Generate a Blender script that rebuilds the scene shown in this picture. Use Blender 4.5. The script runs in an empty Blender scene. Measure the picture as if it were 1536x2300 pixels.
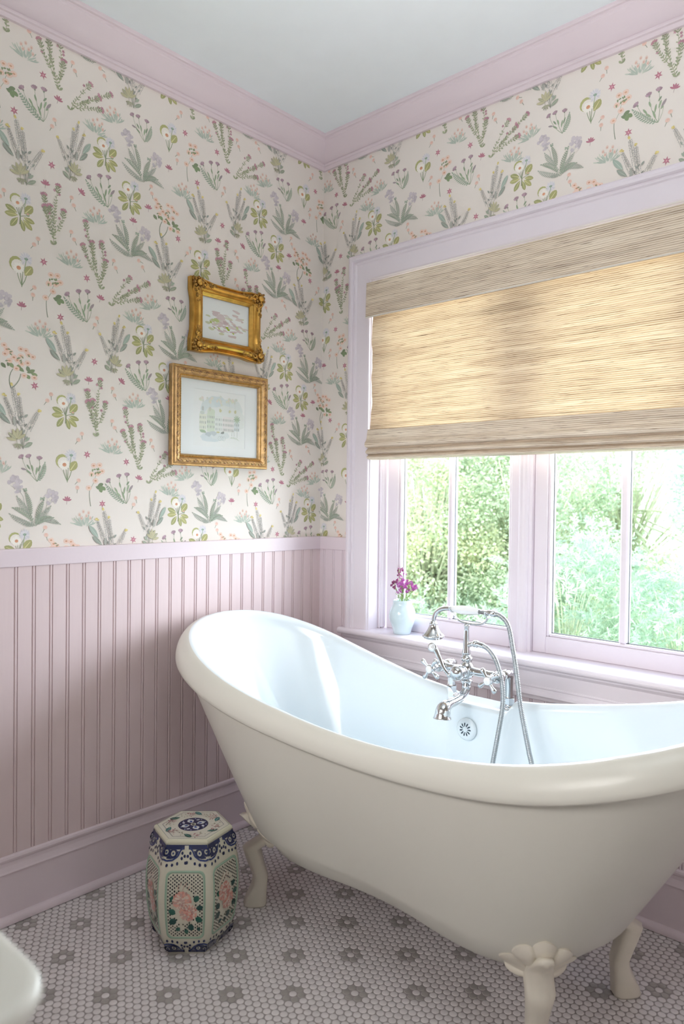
import bpy, math, random
import numpy as np
from mathutils import Vector, Matrix

R = math.radians
PI = math.pi
scene = bpy.context.scene
COL = scene.collection


# ------------------------------------------------------------------ helpers
def lin(h):
    """sRGB hex -> linear rgb"""
    if isinstance(h, (tuple, list)):
        return tuple(h[:3])
    h = h.lstrip('#')
    out = []
    for i in (0, 2, 4):
        c = int(h[i:i + 2], 16) / 255
        out.append(c / 12.92 if c <= .04045 else ((c + .055) / 1.055) ** 2.4)
    return tuple(out)


def tag(o, label=None, cat=None, group=None, kind=None):
    if label: o['label'] = label
    if cat: o['category'] = cat
    if group: o['group'] = group
    if kind: o['kind'] = kind
    return o


def empty(name, loc=(0, 0, 0), parent=None):
    o = bpy.data.objects.new(name, None)
    o.empty_display_size = .05
    o.location = loc
    COL.objects.link(o)
    if parent: o.parent = parent
    return o


class MB:
    """collects polygons; build() links them as ONE mesh object"""

    def __init__(self):
        self.v = []; self.f = []; self.m = []; self.s = []; self.c = []
        self.n = 0; self.uv = {}

    def add(self, verts, faces, mat=0, smooth=False, col=None, M=None):
        if M is not None:
            verts = [M @ Vector(p) for p in verts]
        b = self.n
        self.v.extend([tuple(p) for p in verts]); self.n += len(verts)
        for fc in faces:
            self.f.append(tuple(b + i for i in fc))
            self.m.append(mat); self.s.append(smooth); self.c.append(col)
        return b

    def box(self, lo, hi, mat=0, col=None, M=None):
        x0, y0, z0 = lo; x1, y1, z1 = hi
        V = [(x0, y0, z0), (x1, y0, z0), (x1, y1, z0), (x0, y1, z0), (x0, y0, z1), (x1, y0, z1), (x1, y1, z1), (x0, y1, z1)]
        F = [(0, 3, 2, 1), (4, 5, 6, 7), (0, 1, 5, 4), (1, 2, 6, 5), (2, 3, 7, 6), (3, 0, 4, 7)]
        self.add(V, F, mat, False, col, M)

    def rbox(self, lo, hi, r=.004, mat=0, col=None, M=None):
        """box with chamfered edges"""
        bm_v = []; x0, y0, z0 = lo; x1, y1, z1 = hi
        r = min(r, (x1 - x0) / 2.01, (y1 - y0) / 2.01, (z1 - z0) / 2.01)
        zs = [(z0, r), (z0 + r, 0), (z1 - r, 0), (z1, r)]
        rings = []
        for z, i in zs:
            a = i
            q = [(x0 + r, y0 + a), (x1 - r, y0 + a), (x1 - a, y0 + r), (x1 - a, y1 - r), (x1 - r, y1 - a), (x0 + r, y1 - a), (x0 + a, y1 - r), (x0 + a, y0 + r)]
            rings.append([(x, y, z) for x, y in q])
        self.loft(rings, True, True, mat, False, col, M)

    def loft(self, rings, closed=True, caps=False, mat=0, smooth=True, col=None, M=None):
        n = len(rings[0]); V = [p for rg in rings for p in rg]; F = []
        for i in range(len(rings) - 1):
            for j in range(n if closed else n - 1):
                k = (j + 1) % n
                F.append((i * n + j, i * n + k, (i + 1) * n + k, (i + 1) * n + j))
        if caps:
            F.append(tuple(range(n - 1, -1, -1)))
            F.append(tuple((len(rings) - 1) * n + j for j in range(n)))
        self.add(V, F, mat, smooth, col, M)

    def lathe(self, prof, seg=32, mat=0, smooth=True, col=None, M=None, cap=True):
        rings = []
        for r, z in prof:
            rings.append([(r * math.cos(2 * PI * j / seg), r * math.sin(2 * PI * j / seg), z) for j in range(seg)])
        self.loft(rings, True, cap, mat, smooth, col, M)

    def tube(self, pts, rad, seg=10, mat=0, smooth=True, col=None, caps=True, M=None, sy=1.0):
        pts = [Vector(p) for p in pts]
        n = len(pts)
        rr = rad if isinstance(rad, (list, tuple)) else [rad] * n
        rings = []; up = None
        for i, p in enumerate(pts):
            t = (pts[min(i + 1, n - 1)] - pts[max(i - 1, 0)])
            if t.length < 1e-9: t = Vector((0, 0, 1))
            t.normalize()
            if up is None:
                up = Vector((0, 0, 1)) if abs(t.z) < .9 else Vector((1, 0, 0))
            a = t.cross(up)
            if a.length < 1e-6: a = t.orthogonal()
            a.normalize(); b = a.cross(t); b.normalize(); up = b
            rings.append([tuple(p + a * (rr[i] * math.cos(2 * PI * j / seg)) + b * (rr[i] * sy * math.sin(2 * PI * j / seg))) for j in range(seg)])
        self.loft(rings, True, caps, mat, smooth, col, M)

    def ball(self, c, r, seg=16, rings=10, mat=0, col=None, M=None, sc=(1, 1, 1)):
        prof = []
        c = Vector(c); RG = []
        for i in range(rings + 1):
            th = PI * i / rings
            rr = max(math.sin(th), 1e-4); z = -math.cos(th)
            RG.append([(c.x + r * sc[0] * rr * math.cos(2 * PI * j / seg), c.y + r * sc[1] * rr * math.sin(2 * PI * j / seg), c.z + r * sc[2] * z) for j in range(seg)])
        self.loft(RG, True, False, mat, True, col, M)

    def build(self, name, mats, parent=None, fix=True):
        me = bpy.data.meshes.new(name)
        me.from_pydata(self.v, [], self.f)
        mats = mats if isinstance(mats, (list, tuple)) else [mats]
        for m in mats: me.materials.append(m)
        nf = len(self.f)
        me.polygons.foreach_set('material_index', np.array(self.m, dtype=np.int32))
        me.polygons.foreach_set('use_smooth', np.array(self.s, dtype=bool))
        if any(c is not None for c in self.c):
            at = me.color_attributes.new('Col', 'FLOAT_COLOR', 'CORNER')
            arr = np.ones((len(me.loops), 4), dtype=np.float32)
            k = 0
            for fc, c in zip(self.f, self.c):
                L = len(fc)
                if c is not None: arr[k:k + L, :3] = c
                k += L
            at.data.foreach_set('color', arr.ravel())
        me.update()
        if fix:
            import bmesh
            bm = bmesh.new(); bm.from_mesh(me)
            bmesh.ops.recalc_face_normals(bm, faces=bm.faces)
            bm.to_mesh(me); bm.free()
        o = bpy.data.objects.new(name, me)
        COL.objects.link(o)
        if parent: o.parent = parent
        return o


def cr(pts, n=8):
    """catmull-rom through points"""
    P = [Vector(p) for p in pts]
    P = [P[0] * 2 - P[1]] + P + [P[-1] * 2 - P[-2]]
    out = []
    for i in range(1, len(P) - 2):
        for k in range(n):
            t = k / n
            a, b, c, d = P[i - 1], P[i], P[i + 1], P[i + 2]
            out.append(.5 * (2 * b + (c - a) * t + (2 * a - 5 * b + 4 * c - d) * t * t + (3 * b - a - 3 * c + d) * t ** 3))
    out.append(P[-2].copy())
    return out


def frame_to(p, d, up=(0, 0, 1)):
    """matrix with local z along d, at p"""
    z = Vector(d).normalized(); u = Vector(up)
    x = u.cross(z)
    if x.length < 1e-5: x = Vector((1, 0, 0)).cross(z)
    x.normalize(); y = z.cross(x)
    M = Matrix((x, y, z)).transposed().to_4x4(); M.translation = Vector(p)
    return M


# ---------------------------------------------------------------- materials
def nt(name):
    m = bpy.data.materials.new(name); m.use_nodes = True
    return m, m.node_tree.nodes, m.node_tree.links, m.node_tree.nodes['Principled BSDF']


def mat(name, col, rough=.5, metal=0., coat=0., var=.03, scale=12., bump=0., bscale=60., spec=.5, stretch=None):
    """principled with a procedural noise tint and optional bump"""
    m, N, L, b = nt(name)
    col = lin(col)
    tc = N.new('ShaderNodeTexCoord'); nz = N.new('ShaderNodeTexNoise')
    nz.inputs['Scale'].default_value = scale; nz.inputs['Detail'].default_value = 3
    src = tc.outputs['Object']
    if stretch:
        mp = N.new('ShaderNodeMapping'); mp.inputs['Scale'].default_value = stretch
        L.new(src, mp.inputs['Vector']); src = mp.outputs['Vector']
    L.new(src, nz.inputs['Vector'])
    rp = N.new('ShaderNodeValToRGB')
    rp.color_ramp.elements[0].position = .3; rp.color_ramp.elements[1].position = .7
    rp.color_ramp.elements[0].color = (*[c * (1 - var) for c in col], 1)
    rp.color_ramp.elements[1].color = (*[min(1, c * (1 + var)) for c in col], 1)
    L.new(nz.outputs['Fac'], rp.inputs['Fac'])
    L.new(rp.outputs['Color'], b.inputs['Base Color'])
    b.inputs['Roughness'].default_value = rough; b.inputs['Metallic'].default_value = metal
    b.inputs['Coat Weight'].default_value = coat; b.inputs['Coat Roughness'].default_value = .05
    b.inputs['Specular IOR Level'].default_value = spec
    if bump:
        n2 = N.new('ShaderNodeTexNoise'); n2.inputs['Scale'].default_value = bscale
        L.new(src, n2.inputs['Vector'])
        bp = N.new('ShaderNodeBump'); bp.inputs['Strength'].default_value = bump; bp.inputs['Distance'].default_value = .002
        L.new(n2.outputs['Fac'], bp.inputs['Height']); L.new(bp.outputs['Normal'], b.inputs['Normal'])
    return m


def mat_vcol(name, rough=.6, coat=0., spec=.5, transl=0.):
    m, N, L, b = nt(name)
    a = N.new('ShaderNodeVertexColor'); a.layer_name = 'Col'
    L.new(a.outputs['Color'], b.inputs['Base Color'])
    b.inputs['Roughness'].default_value = rough; b.inputs['Coat Weight'].default_value = coat
    b.inputs['Coat Roughness'].default_value = .05
    b.inputs['Specular IOR Level'].default_value = spec
    if transl:
        t = N.new('ShaderNodeBsdfTranslucent'); mx = N.new('ShaderNodeMixShader'); mx.inputs[0].default_value = transl
        L.new(a.outputs['Color'], t.inputs['Color'])
        out = N['Material Output']
        L.new(b.outputs[0], mx.inputs[1]); L.new(t.outputs[0], mx.inputs[2]); L.new(mx.outputs[0], out.inputs['Surface'])
    return m


def mat_glass(name, ior=1.35, tint=(1, 1, 1)):
    m, N, L, b = nt(name)
    tr = N.new('ShaderNodeBsdfTransparent'); tr.inputs['Color'].default_value = (*tint, 1)
    gl = N.new('ShaderNodeBsdfGlossy'); gl.inputs['Roughness'].default_value = .02
    fr = N.new('ShaderNodeFresnel'); fr.inputs['IOR'].default_value = ior
    mx = N.new('ShaderNodeMixShader')
    ge = N.new('ShaderNodeNewGeometry'); sb = N.new('ShaderNodeMath'); sb.operation = 'SUBTRACT'; sb.inputs[0].default_value = 1   # only the entry face reflects
    L.new(ge.outputs['Backfacing'], sb.inputs[1]); mu = N.new('ShaderNodeMath'); mu.operation = 'MULTIPLY'
    L.new(fr.outputs[0], mu.inputs[0]); L.new(sb.outputs[0], mu.inputs[1])
    L.new(mu.outputs[0], mx.inputs[0]); L.new(tr.outputs[0], mx.inputs[1]); L.new(gl.outputs[0], mx.inputs[2])
    L.new(mx.outputs[0], N['Material Output'].inputs['Surface'])
    return m


PINK = mat('pink_paint', (.75, .645, .685), rough=.38, var=.015, scale=6, bump=.12, bscale=90)
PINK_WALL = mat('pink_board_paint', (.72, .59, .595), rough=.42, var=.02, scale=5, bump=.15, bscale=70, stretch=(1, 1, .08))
PINK_LIT = mat('pink_paint_lit', (.785, .72, .775), rough=.36, var=.012, scale=6, bump=.1, bscale=90)  # the same pink paint, lightened with window light in the colour
CEIL = mat('ceiling_paint', (.84, .895, .92), rough=.8, var=.01)
PAPER = mat_vcol('wallpaper', rough=.75, spec=.25)
WHITE_WALL = mat('plain_paint', (.60, .54, .49), rough=.7, var=.01)
PORC = mat('white_enamel_lit', (.78, .845, .875), rough=.12, coat=.5, var=.006, scale=3)  # tub enamel with the cool window light put into its colour
PORC_SHADE = mat('white_enamel_shade', (.67, .655, .59), rough=.33, coat=.15, var=.015, scale=3)  # the same white enamel, its dimmer warm light put into the colour
CHROME = mat('chrome', (.66, .67, .68), rough=.07, metal=1., var=.01)
HOSE_M = mat('steel_hose', (.42, .44, .45), rough=.2, metal=1., var=.02)
PORC_GRIP = mat('porcelain_grip', (.85, .86, .87), rough=.12, coat=.4, var=.01)
GLASS = mat_glass('window_glass')
GROUT = mat('grey_grout', (.36, .325, .32), rough=.85, var=.08, scale=60)
TILE_W = mat('white_penny_tile', (.74, .70, .70), rough=.22, coat=.2, var=.06, scale=30)
TILE_G = mat('grey_penny_tile', (.37, .345, .325), rough=.3, coat=.1, var=.1, scale=40)
WORLD_S, SUN_E, BOUNCE_E, FRONT_E, SIDE_E, WIN_E, EXPO = 3.3, 3.6, 13, 7, 4, 330, 0.05
# ------------------------------------------------------------------- camera
CAM_F, YAW, PITCH, ROLL = 1646.88393, .74341, -.01816, .01183
CAM = Vector((2.0725, -2.12483, 1.2))
fw = Vector((-math.sin(YAW) * math.cos(PITCH), math.cos(YAW) * math.cos(PITCH), math.sin(PITCH)))
rt = Vector((math.cos(YAW), math.sin(YAW), 0)); up_ = rt.cross(fw)
r2 = rt * math.cos(ROLL) + up_ * math.sin(ROLL); u2 = up_ * math.cos(ROLL) - rt * math.sin(ROLL)
cd = bpy.data.cameras.new('camera'); co = bpy.data.objects.new('camera', cd); COL.objects.link(co)
Mc = Matrix((r2, u2, -fw)).transposed().to_4x4(); Mc.translation = CAM
co.matrix_world = Mc
cd.sensor_fit = 'VERTICAL'; cd.sensor_height = 36; cd.lens = CAM_F * 36 / 2300
cd.clip_start = .05; cd.clip_end = 200
cd.dof.use_dof = True; cd.dof.focus_distance = 2.3; cd.dof.aperture_fstop = 4.0
scene.camera = co

# ---------------------------------------------------------------- room sizes
XR, YF, ZC, ZB = 3.05, -2.42, 2.603, 2.507     # right wall, front wall, ceiling, bottom of crown
WX0, WX1, WZ0, WZ1 = .265, 1.49, .69, 2.025    # window opening
TH = .16


# ---------------------------------------------------------------- wallpaper
class Art:
    def __init__(self): self.p = []

    def poly(self, pts, col): self.p.append((pts, lin(col)))

    def fade(self, k, base):
        self.p = [(p, tuple(c * (1 - k) + b * k for c, b in zip(col, base))) for p, col in self.p]

    def blob(self, x, y, rx, ry=None, col='#888888', n=8, rot=0., jit=0., rnd=None):
        ry = ry or rx; c, s = math.cos(rot), math.sin(rot); out = []
        for i in range(n):
            a = 2 * PI * i / n; k = 1 + (rnd.uniform(-jit, jit) if rnd else 0)
            px, py = rx * k * math.cos(a), ry * k * math.sin(a)
            out.append((x + c * px - s * py, y + s * px + c * py))
        self.poly(out, col)

    def leaf(self, x, y, ang, ln, wd, col, vein=None, tip=.6):
        c, s = math.cos(ang), math.sin(ang)
        prof = [(0, 0), (.2, .55), (.45, .95), (.7, .9), (.9, .5), (1, 0), (.9, -.5), (.7, -.9), (.45, -.95), (.2, -.55)]
        self.poly([(x + c * a * ln - s * b * wd / 2, y + s * a * ln + c * b * wd / 2) for a, b in prof], col)
        if vein: self.stroke([(x + c * .1 * ln, y + s * .1 * ln), (x + c * .85 * ln, y + s * .85 * ln)], wd * .14, wd * .06, vein)

    def stroke(self, pts, w0, w1, col):
        n = len(pts)
        for i in range(n - 1):
            (x0, y0), (x1, y1) = pts[i], pts[i + 1]
            d = math.hypot(x1 - x0, y1 - y0) or 1e-6; nx, ny = -(y1 - y0) / d, (x1 - x0) / d
            a = (w0 + (w1 - w0) * i / (n - 1)) / 2; b = (w0 + (w1 - w0) * (i + 1) / (n - 1)) / 2
            self.poly([(x0 + nx * a, y0 + ny * a), (x0 - nx * a, y0 - ny * a), (x1 - nx * b, y1 - ny * b), (x1 + nx * b, y1 + ny * b)], col)

    def star(self, x, y, r, n, col, inner=.42, rot=0.):
        self.poly([(x + r * (1 if i % 2 == 0 else inner) * math.cos(rot + PI * i / n), y + r * (1 if i % 2 == 0 else inner) * math.sin(rot + PI * i / n)) for i in range(2 * n)], col)

    def curve(self, p0, p1, bend=0., n=5):
        (x0, y0), (x1, y1) = p0, p1; dx, dy = x1 - x0, y1 - y0
        return [(x0 + dx * t - dy * bend * 4 * t * (1 - t), y0 + dy * t + dx * bend * 4 * t * (1 - t)) for t in [i / n for i in range(n + 1)]]

    def fern(self, p0, p1, w, col, bend=.1, n=11, stem=None):
        pts = self.curve(p0, p1, bend, n)
        self.stroke(pts, .0013, .0006, stem or col)
        for i in range(1, n + 1):
            (x0, y0), (x1, y1) = pts[i - 1], pts[i]
            a = math.atan2(y1 - y0, x1 - x0); k = math.sin(PI * (.12 + .85 * i / n)) ** .7
            for sg in (-1, 1):
                self.leaf(x1, y1, a + sg * .85, w * k, w * .34, col)
        self.leaf(pts[-1][0], pts[-1][1], a, w * .6, w * .3, col)


def m_spire(rnd):
    A = Art(); st = '#6f7868'
    for (tx, ty, bx, by, w) in [(-.030, .178, -.004, .055, .0075), (-.011, .152, .000, .05, .007), (-.052, .146, -.014, .055, .0065), (.046, .110, .010, .045, .0075)]:
        A.stroke(A.curve((.002, 0), (bx, by), .02, 3), .0016, .0012, '#5e6f5a')
        A.stroke(A.curve((bx, by), (tx, ty), 0, 4), .0011, .0008, '#8d9188')
        dx, dy = tx - bx, ty - by; d = math.hypot(dx, dy); nx, ny = -dy / d, dx / d
        n = int(d / .0046)
        for i in range(n):
            t = .16 + .80 * i / n
            for j in (-1, -.33, .33, 1):
                if t < .45 and abs(j) < .5 and rnd.random() < .5: continue
                o = j * w * (1.15 - .55 * t) + rnd.uniform(-.0007, .0007); q = t + rnd.uniform(-.01, .01)
                A.blob(bx + dx * q + nx * o, by + dy * q + ny * o, .00125, .0016, rnd.choice(['#7c7f7a', '#8f938c', '#6c706c', '#9a9aa0']), 5)
        for k in range(4):
            A.blob(tx + rnd.uniform(-.005, .005), ty + rnd.uniform(-.001, .004), .0038, .003, rnd.choice(['#d8c33c', '#cdb52c', '#e2cf55']), 6)
    A.leaf(-.046, .090, 2.25, .050, .017, '#7d9f90', '#a9c2b4')
    A.leaf(-.034, .068, 2.42, .042, .014, '#5f7a6a', '#9db3a4')
    A.leaf(-.022, .062, 1.65, .028, .010, '#8b938a', '#b6bcb2')
    for i in range(14):
        t = rnd.random(); x = -.012 + .03 * rnd.random(); y = .02 + .075 * rnd.random()
        A.leaf(x, y, rnd.uniform(.6, 2.4), .013, .0045, rnd.choice(['#5f7468', '#6f8376', '#4e6058']))
    A.stroke(A.curve((-.012, -.002), (-.016, .035), .05, 3), .0018, .001, '#7b7d53')
    for a in (2.5, 2.0, 1.5, 1.05, .6, 2.95): A.leaf(-.016, .022 + .006 * math.sin(a), a, .030, .0095, rnd.choice(['#9b9a63', '#8c9160', '#a8a56c']), '#c9c594')
    for a in (-2.2, -1.2, -2.8, -.4): A.leaf(-.012, .014, a, .016, .005, '#7d8456')
    A.leaf(.003, .004, .55, .030, .012, '#6c8668', '#a5b596'); A.leaf(.006, .02, .75, .02, .008, '#7d967c')
    return A


def m_clump(rnd):
    A = Art(); O = '#97993f'; V = '#d6d38a'
    for x, y, a, l, w in [(-.008, .028, 2.75, .036, .017), (-.006, .022, 3.2, .037, .017), (-.006, .016, 4.1, .036, .017), (.003, .012, 5.0, .032, .014),
                          (.008, .014, 5.55, .036, .016), (.010, .020, 6.0, .033, .015), (.012, .030, .85, .036, .024)]:
        A.leaf(x, y, a, l, w, rnd.choice([O, '#8d9440', '#a2a34c']), V)
    A.stroke([(0, -.002), (.001, .03)], .0045, .003, '#6f7c4a')
    for x, y in [(-.012, .048), (-.004, .05), (.004, .05), (.013, .062), (.018, .026)]: A.stroke(A.curve((0, .02), (x, y), .03, 3), .0022, .0016, '#6d8358')
    A.blob(-.012, .064, .017, .017, '#a4a850', 12); A.blob(-.010, .060, .0155, .0155, '#efe9df', 12)
    daisy(A, -.007, .056, .0155, rnd, '#f7f3ea', '#d68a55', .0052)
    puff(A, .016, .073, .019, rnd)
    A.blob(.022, .030, .0055, .0055, '#8aa07a', 8); A.blob(.022, .032, .004, .003, '#d89c80', 6)
    return A


def daisy(A, x, y, r, rnd, col, cen, cr_):
    n = 13
    for i in range(n):
        a = 2 * PI * i / n + rnd.uniform(-.1, .1)
        A.leaf(x, y, a, r * rnd.uniform(.85, 1.05), r * .38, col)
    A.blob(x, y, cr_, cr_ * .9, cen, 8); A.blob(x - cr_ * .15, y + cr_ * .2, cr_ * .5, cr_ * .4, '#c5713f', 6)


def puff(A, x, y, r, rnd):
    n = 26
    for i in range(n):
        a = 2 * PI * i / n
        A.leaf(x, y, a, r * rnd.uniform(.8, 1.05), r * .16, rnd.choice(['#d9d8e0', '#cfd0da', '#e2e0e4']))
    A.leaf(x, y - r * .15, 2.2, r * .4, r * .25, '#6f9682'); A.leaf(x, y - r * .15, 1.57, r * .42, r * .25, '#7fa28c'); A.leaf(x, y - r * .15, .9, r * .4, r * .25, '#6f9682')
    A.stroke([(x, y - r * .1), (x - r * .25, y - r * 1.6)], .0022, .002, '#7fa070')


def m_yarrow(rnd):
    A = Art(); G = '#7f9a7f'; G2 = '#6a8a6c'; P = '#8a9c8c'
    A.stroke(A.curve((0, 0), (-.034, .085), .06, 5), .0018, .0012, '#7d8c78'); A.stroke(A.curve((-.034, .085), (-.052, .112), .0, 3), .0012, .0009, '#8d968c')
    A.stroke(A.curve((.002, 0), (.034, .062), -.1, 5), .0018, .0012, '#7d8c78')
    for hx, hy in [(-.056, .120), (.050, .082)]:
        for i in range(26):
            a = rnd.uniform(0, 2 * PI); q = .021 * rnd.random() ** .6
            A.blob(hx + q * math.cos(a) * .9, hy + q * math.sin(a) * 1.1, rnd.uniform(.0042, .0065), None, rnd.choice(['#b3a9b6', '#beb4c0', '#aaa0ae', '#c6bcc6']), 7, 0, .15, rnd)
        for k in range(5): A.stroke([(hx * .72, hy - .022), (hx + (k - 2) * .007, hy - .004)], .0009, .0006, '#a7a6ae')
    for (cx, cy) in [(-.030, .104), (.022, .078)]:
        for k in range(6): A.blob(cx + rnd.uniform(-.006, .006), cy + rnd.uniform(-.004, .004), .0026, None, '#7c9a80', 6)
    A.fern((-.004, .012), (-.060, .052), .012, G2, -.10, 12); A.fern((-.002, .006), (-.070, .034), .011, P, .08, 12)
    A.fern((-.012, .035), (-.050, .082), .011, P, .05, 10); A.fern((-.012, .030), (-.028, .098), .010, G2, -.05, 13)
    A.fern((.004, .010), (.024, .072), .011, G2, .05, 11); A.fern((.004, .02), (.044, .055), .010, P, -.05, 10)
    A.fern((.002, .004), (.050, .024), .012, G2, .10, 11); A.fern((.02, .016), (.072, .006), .010, P, .08, 10)
    A.fern((0, .002), (.012, .034), .009, G, 0, 7); A.fern((0, .002), (-.03, .006), .008, P, 0, 7)
    return A


def m_thistle(rnd):
    A = Art(); S = '#7d9570'
    for hx, hy, b in [(-.058, .070, .10), (-.024, .085, .06), (.003, .090, -.04)]:
        A.stroke(A.curve((.002, .002), (hx, hy), b, 6), .0016, .001, S)
        a = math.atan2(hy, hx)
        A.leaf(hx * .93, hy * .93, a, .009, .006, '#6f7f66')
        for k in range(5):
            A.leaf(hx, hy - .001, a + (k - 2) * .42, .0125, .0065, rnd.choice(['#9a7488', '#8c667c', '#a98398']))
    A.fern((0, .002), (-.068, .058), .013, '#84a085', .06, 12, '#6e8c6c')
    for (x, y, a, l) in [(-.028, .035, 2.2, .022), (-.018, .05, 1.9, .02), (-.008, .03, 1.4, .026), (.002, .04, 1.2, .024), (-.016, .022, 2.4, .024), (-.004, .012, 1.9, .03), (.001, .06, .9, .016)]:
        A.leaf(x, y, a, l, .006, rnd.choice(['#7c9a70', '#8ba67e', '#6f8e68']))
    A.stroke(A.curve((.003, .004), (.016, .05), -.08, 5), .0012, .0008, S); A.leaf(.009, .040, .95, .026, .008, '#8d7d86'); A.leaf(.008, .036, .8, .012, .005, '#7c9a70')
    return A


def m_sprig(rnd, branches):
    A = Art(); S = '#8a8f5e'
    for (p0, p1, bend) in branches:
        pts = A.curve(p0, p1, bend, 9); A.stroke(pts, .0016, .0009, S)
        L = math.hypot(p1[0] - p0[0], p1[1] - p0[1]); n = max(5, int(L / .0085))
        for i in range(1, n + 1):
            t = i / n; k = min(8, int(t * 9)); f = t * 9 - k
            x = pts[k][0] + (pts[k + 1][0] - pts[k][0]) * f; y = pts[k][1] + (pts[k + 1][1] - pts[k][1]) * f
            a = math.atan2(p1[1] - p0[1], p1[0] - p0[0])
            for sg in (-1, 1):
                if rnd.random() < .85:
                    big = 1.25 - .4 * t
                    A.leaf(x, y, a + sg * rnd.uniform(.5, 1.1), .0082 * big, .0036 * big, rnd.choice(['#8b9a68', '#7b8e5c', '#98a478', '#6f8456']))
            if t > .55 and rnd.random() < .38:
                sg = rnd.choice((-1, 1)); fx, fy = x + sg * .008, y + .005
                A.stroke([(x, y), (fx, fy)], .0009, .0007, S); A.star(fx, fy, .0056, 5, rnd.choice(['#b26a85', '#a85a78', '#c07f96']), .5, rnd.random() * 6)
        a = math.atan2(pts[-1][1] - pts[-3][1], pts[-1][0] - pts[-3][0])
        for k in range(7): A.leaf(p1[0] - math.cos(a) * .012 * k / 4, p1[1] - math.sin(a) * .012 * k / 4, a + (1 if k % 2 else -1) * (.35 + .1 * k), .013, .0038, rnd.choice(['#7a8a5c', '#6f8254']))
        for k in range(4):
            b = a + (k - 1.5) * .6
            A.star(p1[0] + .008 * math.cos(b), p1[1] + .008 * math.sin(b), .0052, 5, rnd.choice(['#b3637f', '#a5557a', '#bf7a92']), .48, rnd.random() * 6)
    A.leaf(*branches[0][0], 2.3, .014, .007, '#8b9a68'); A.leaf(*branches[0][0], .8, .014, .007, '#7b8e5c')
    return A


def m_tuft(rnd):
    A = Art()
    for i in range(34):
        t = rnd.uniform(-1, 1); a = PI / 2 - t * 1.15; r0 = rnd.uniform(.004, .024); ln = rnd.uniform(.008, .017)
        x, y = r0 * math.cos(a) * 1.3, r0 * math.sin(a) * .9
        A.leaf(x, y, a + rnd.uniform(-.35, .35), ln, .0032, rnd.choice(['#a9bcab', '#98b09e', '#b9c6b4', '#8aa696', '#c3cbb9']))
    for i in range(8):
        t = -1 + 2 * i / 7; A.leaf(.010 * t, .004, PI / 2 - t * 1.3, .024, .0036, rnd.choice(['#8aa898', '#9cb5a4']))
    for (x, y) in [(-.014, .030), (-.003, .037), (.006, .027), (.017, .022), (.012, .034), (-.008, .022)]:
        A.blob(x, y, .0042, .0046, '#e4c4b4', 7); A.blob(x, y - .0006, .0022, None, '#cf9078', 6)
    return A


def pinkdaisy(A, x, y, r, rnd):
    A.blob(x, y, r, r * .95, '#edc6b4', 10, 0, .08, rnd); A.blob(x, y, r * .8, r * .75, '#f0d2c2', 9, 0, .1, rnd)
    A.blob(x, y, r * .46, r * .36, rnd.choice(['#cf8d62', '#c98258', '#d89a70']), 7)


def m_bouquet(rnd):
    A = Art()
    A.stroke(A.curve((0, 0), (.004, .05), .12, 5), .0028, .002, '#76836a'); A.stroke(A.curve((.001, 0), (.022, .04), -.1, 5), .0028, .002, '#76836a')
    for (x, y, a, l) in [(-.012, .050, 2.3, .016), (-.008, .055, 1.2, .015), (.006, .052, 2.2, .016), (.012, .050, 1.0, .016), (.030, .046, 2.5, .018), (.036, .044, .5, .022), (.040, .046, 1.7, .016), (.046, .044, -.2, .016), (.036, .040, -1.0, .013)]:
        A.leaf(x, y, a, l, .010, rnd.choice(['#5f7d3c', '#4f6e36', '#6d8a48']))
    for (x, y) in [(-.010, .098), (-.014, .086), (-.002, .092), (-.016, .108), (.006, .080), (-.004, .070), (.022, .104), (.034, .102), (.022, .086), (.040, .092), (.014, .074), (.024, .066), (.038, .070), (.012, .052), (.030, .036), (.054, .034), (.05, .088)]:
        pinkdaisy(A, x, y, .0072, rnd)
    for k in range(10): A.leaf(rnd.uniform(-.016, .042), rnd.uniform(.065, .1), rnd.uniform(0, 6), .008, .004, '#6f7f4c')
    return A


def m_bstem(rnd):
    A = Art(); A.stroke(A.curve((0, 0), (-.004, .047), .03, 5), .0026, .0018, '#76836a')
    A.stroke([(-.004, .047), (.01, .075), (.016, .10)], .001, .001, '#7c8a5a')
    for (x, y) in [(-.006, .056), (.014, .078), (.002, .098), (.022, .100), (.008, .124), (.026, .126), (.034, .108)]: pinkdaisy(A, x, y, .0085, rnd)
    for (x, y, a) in [(.014, .060, -.3), (.020, .062, .4), (.026, .060, -1.2), (.030, .062, -.7)]: A.leaf(x, y, a, .019, .012, rnd.choice(['#57803a', '#4a7034']))
    for k in range(9): A.leaf(rnd.uniform(.0, .034), rnd.uniform(.088, .118), rnd.uniform(0, 6), .009, .0045, '#66803e')
    return A


def m_daisyleaf(rnd):
    A = Art()
    A.stroke(A.curve((0, 0), (.002, .03), 0, 2), .0022, .002, '#6d8358')
    for x, y, b in [(-.014, .045, .05), (-.004, .048, .02), (.003, .046, 0), (.014, .07, -.1)]: A.stroke(A.curve((0, .004), (x, y), b, 4), .0026, .0016, '#6f8a5a')
    A.leaf(.008, .034, .95, .036, .026, '#9c9d48', '#d6d38a')
    A.blob(-.016, .062, .020, .021, '#a4a850', 12); A.blob(-.012, .057, .018, .018, '#efe9df', 12)
    daisy(A, -.009, .052, .018, rnd, '#f7f3ea', '#d68a55', .0065); puff(A, .012, .080, .021, rnd)
    return A


def m_star(rnd):
    A = Art(); A.stroke([(0, -.002), (-.003, -.013)], .0012, .001, '#8d8a70')
    A.star(0, 0, .0125, 6, '#b0476e', .42, .3); A.star(0, 0, .006, 6, '#c8688a', .4, .8); A.blob(0, 0, .0018, None, '#e3b9b4', 6); return A


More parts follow.
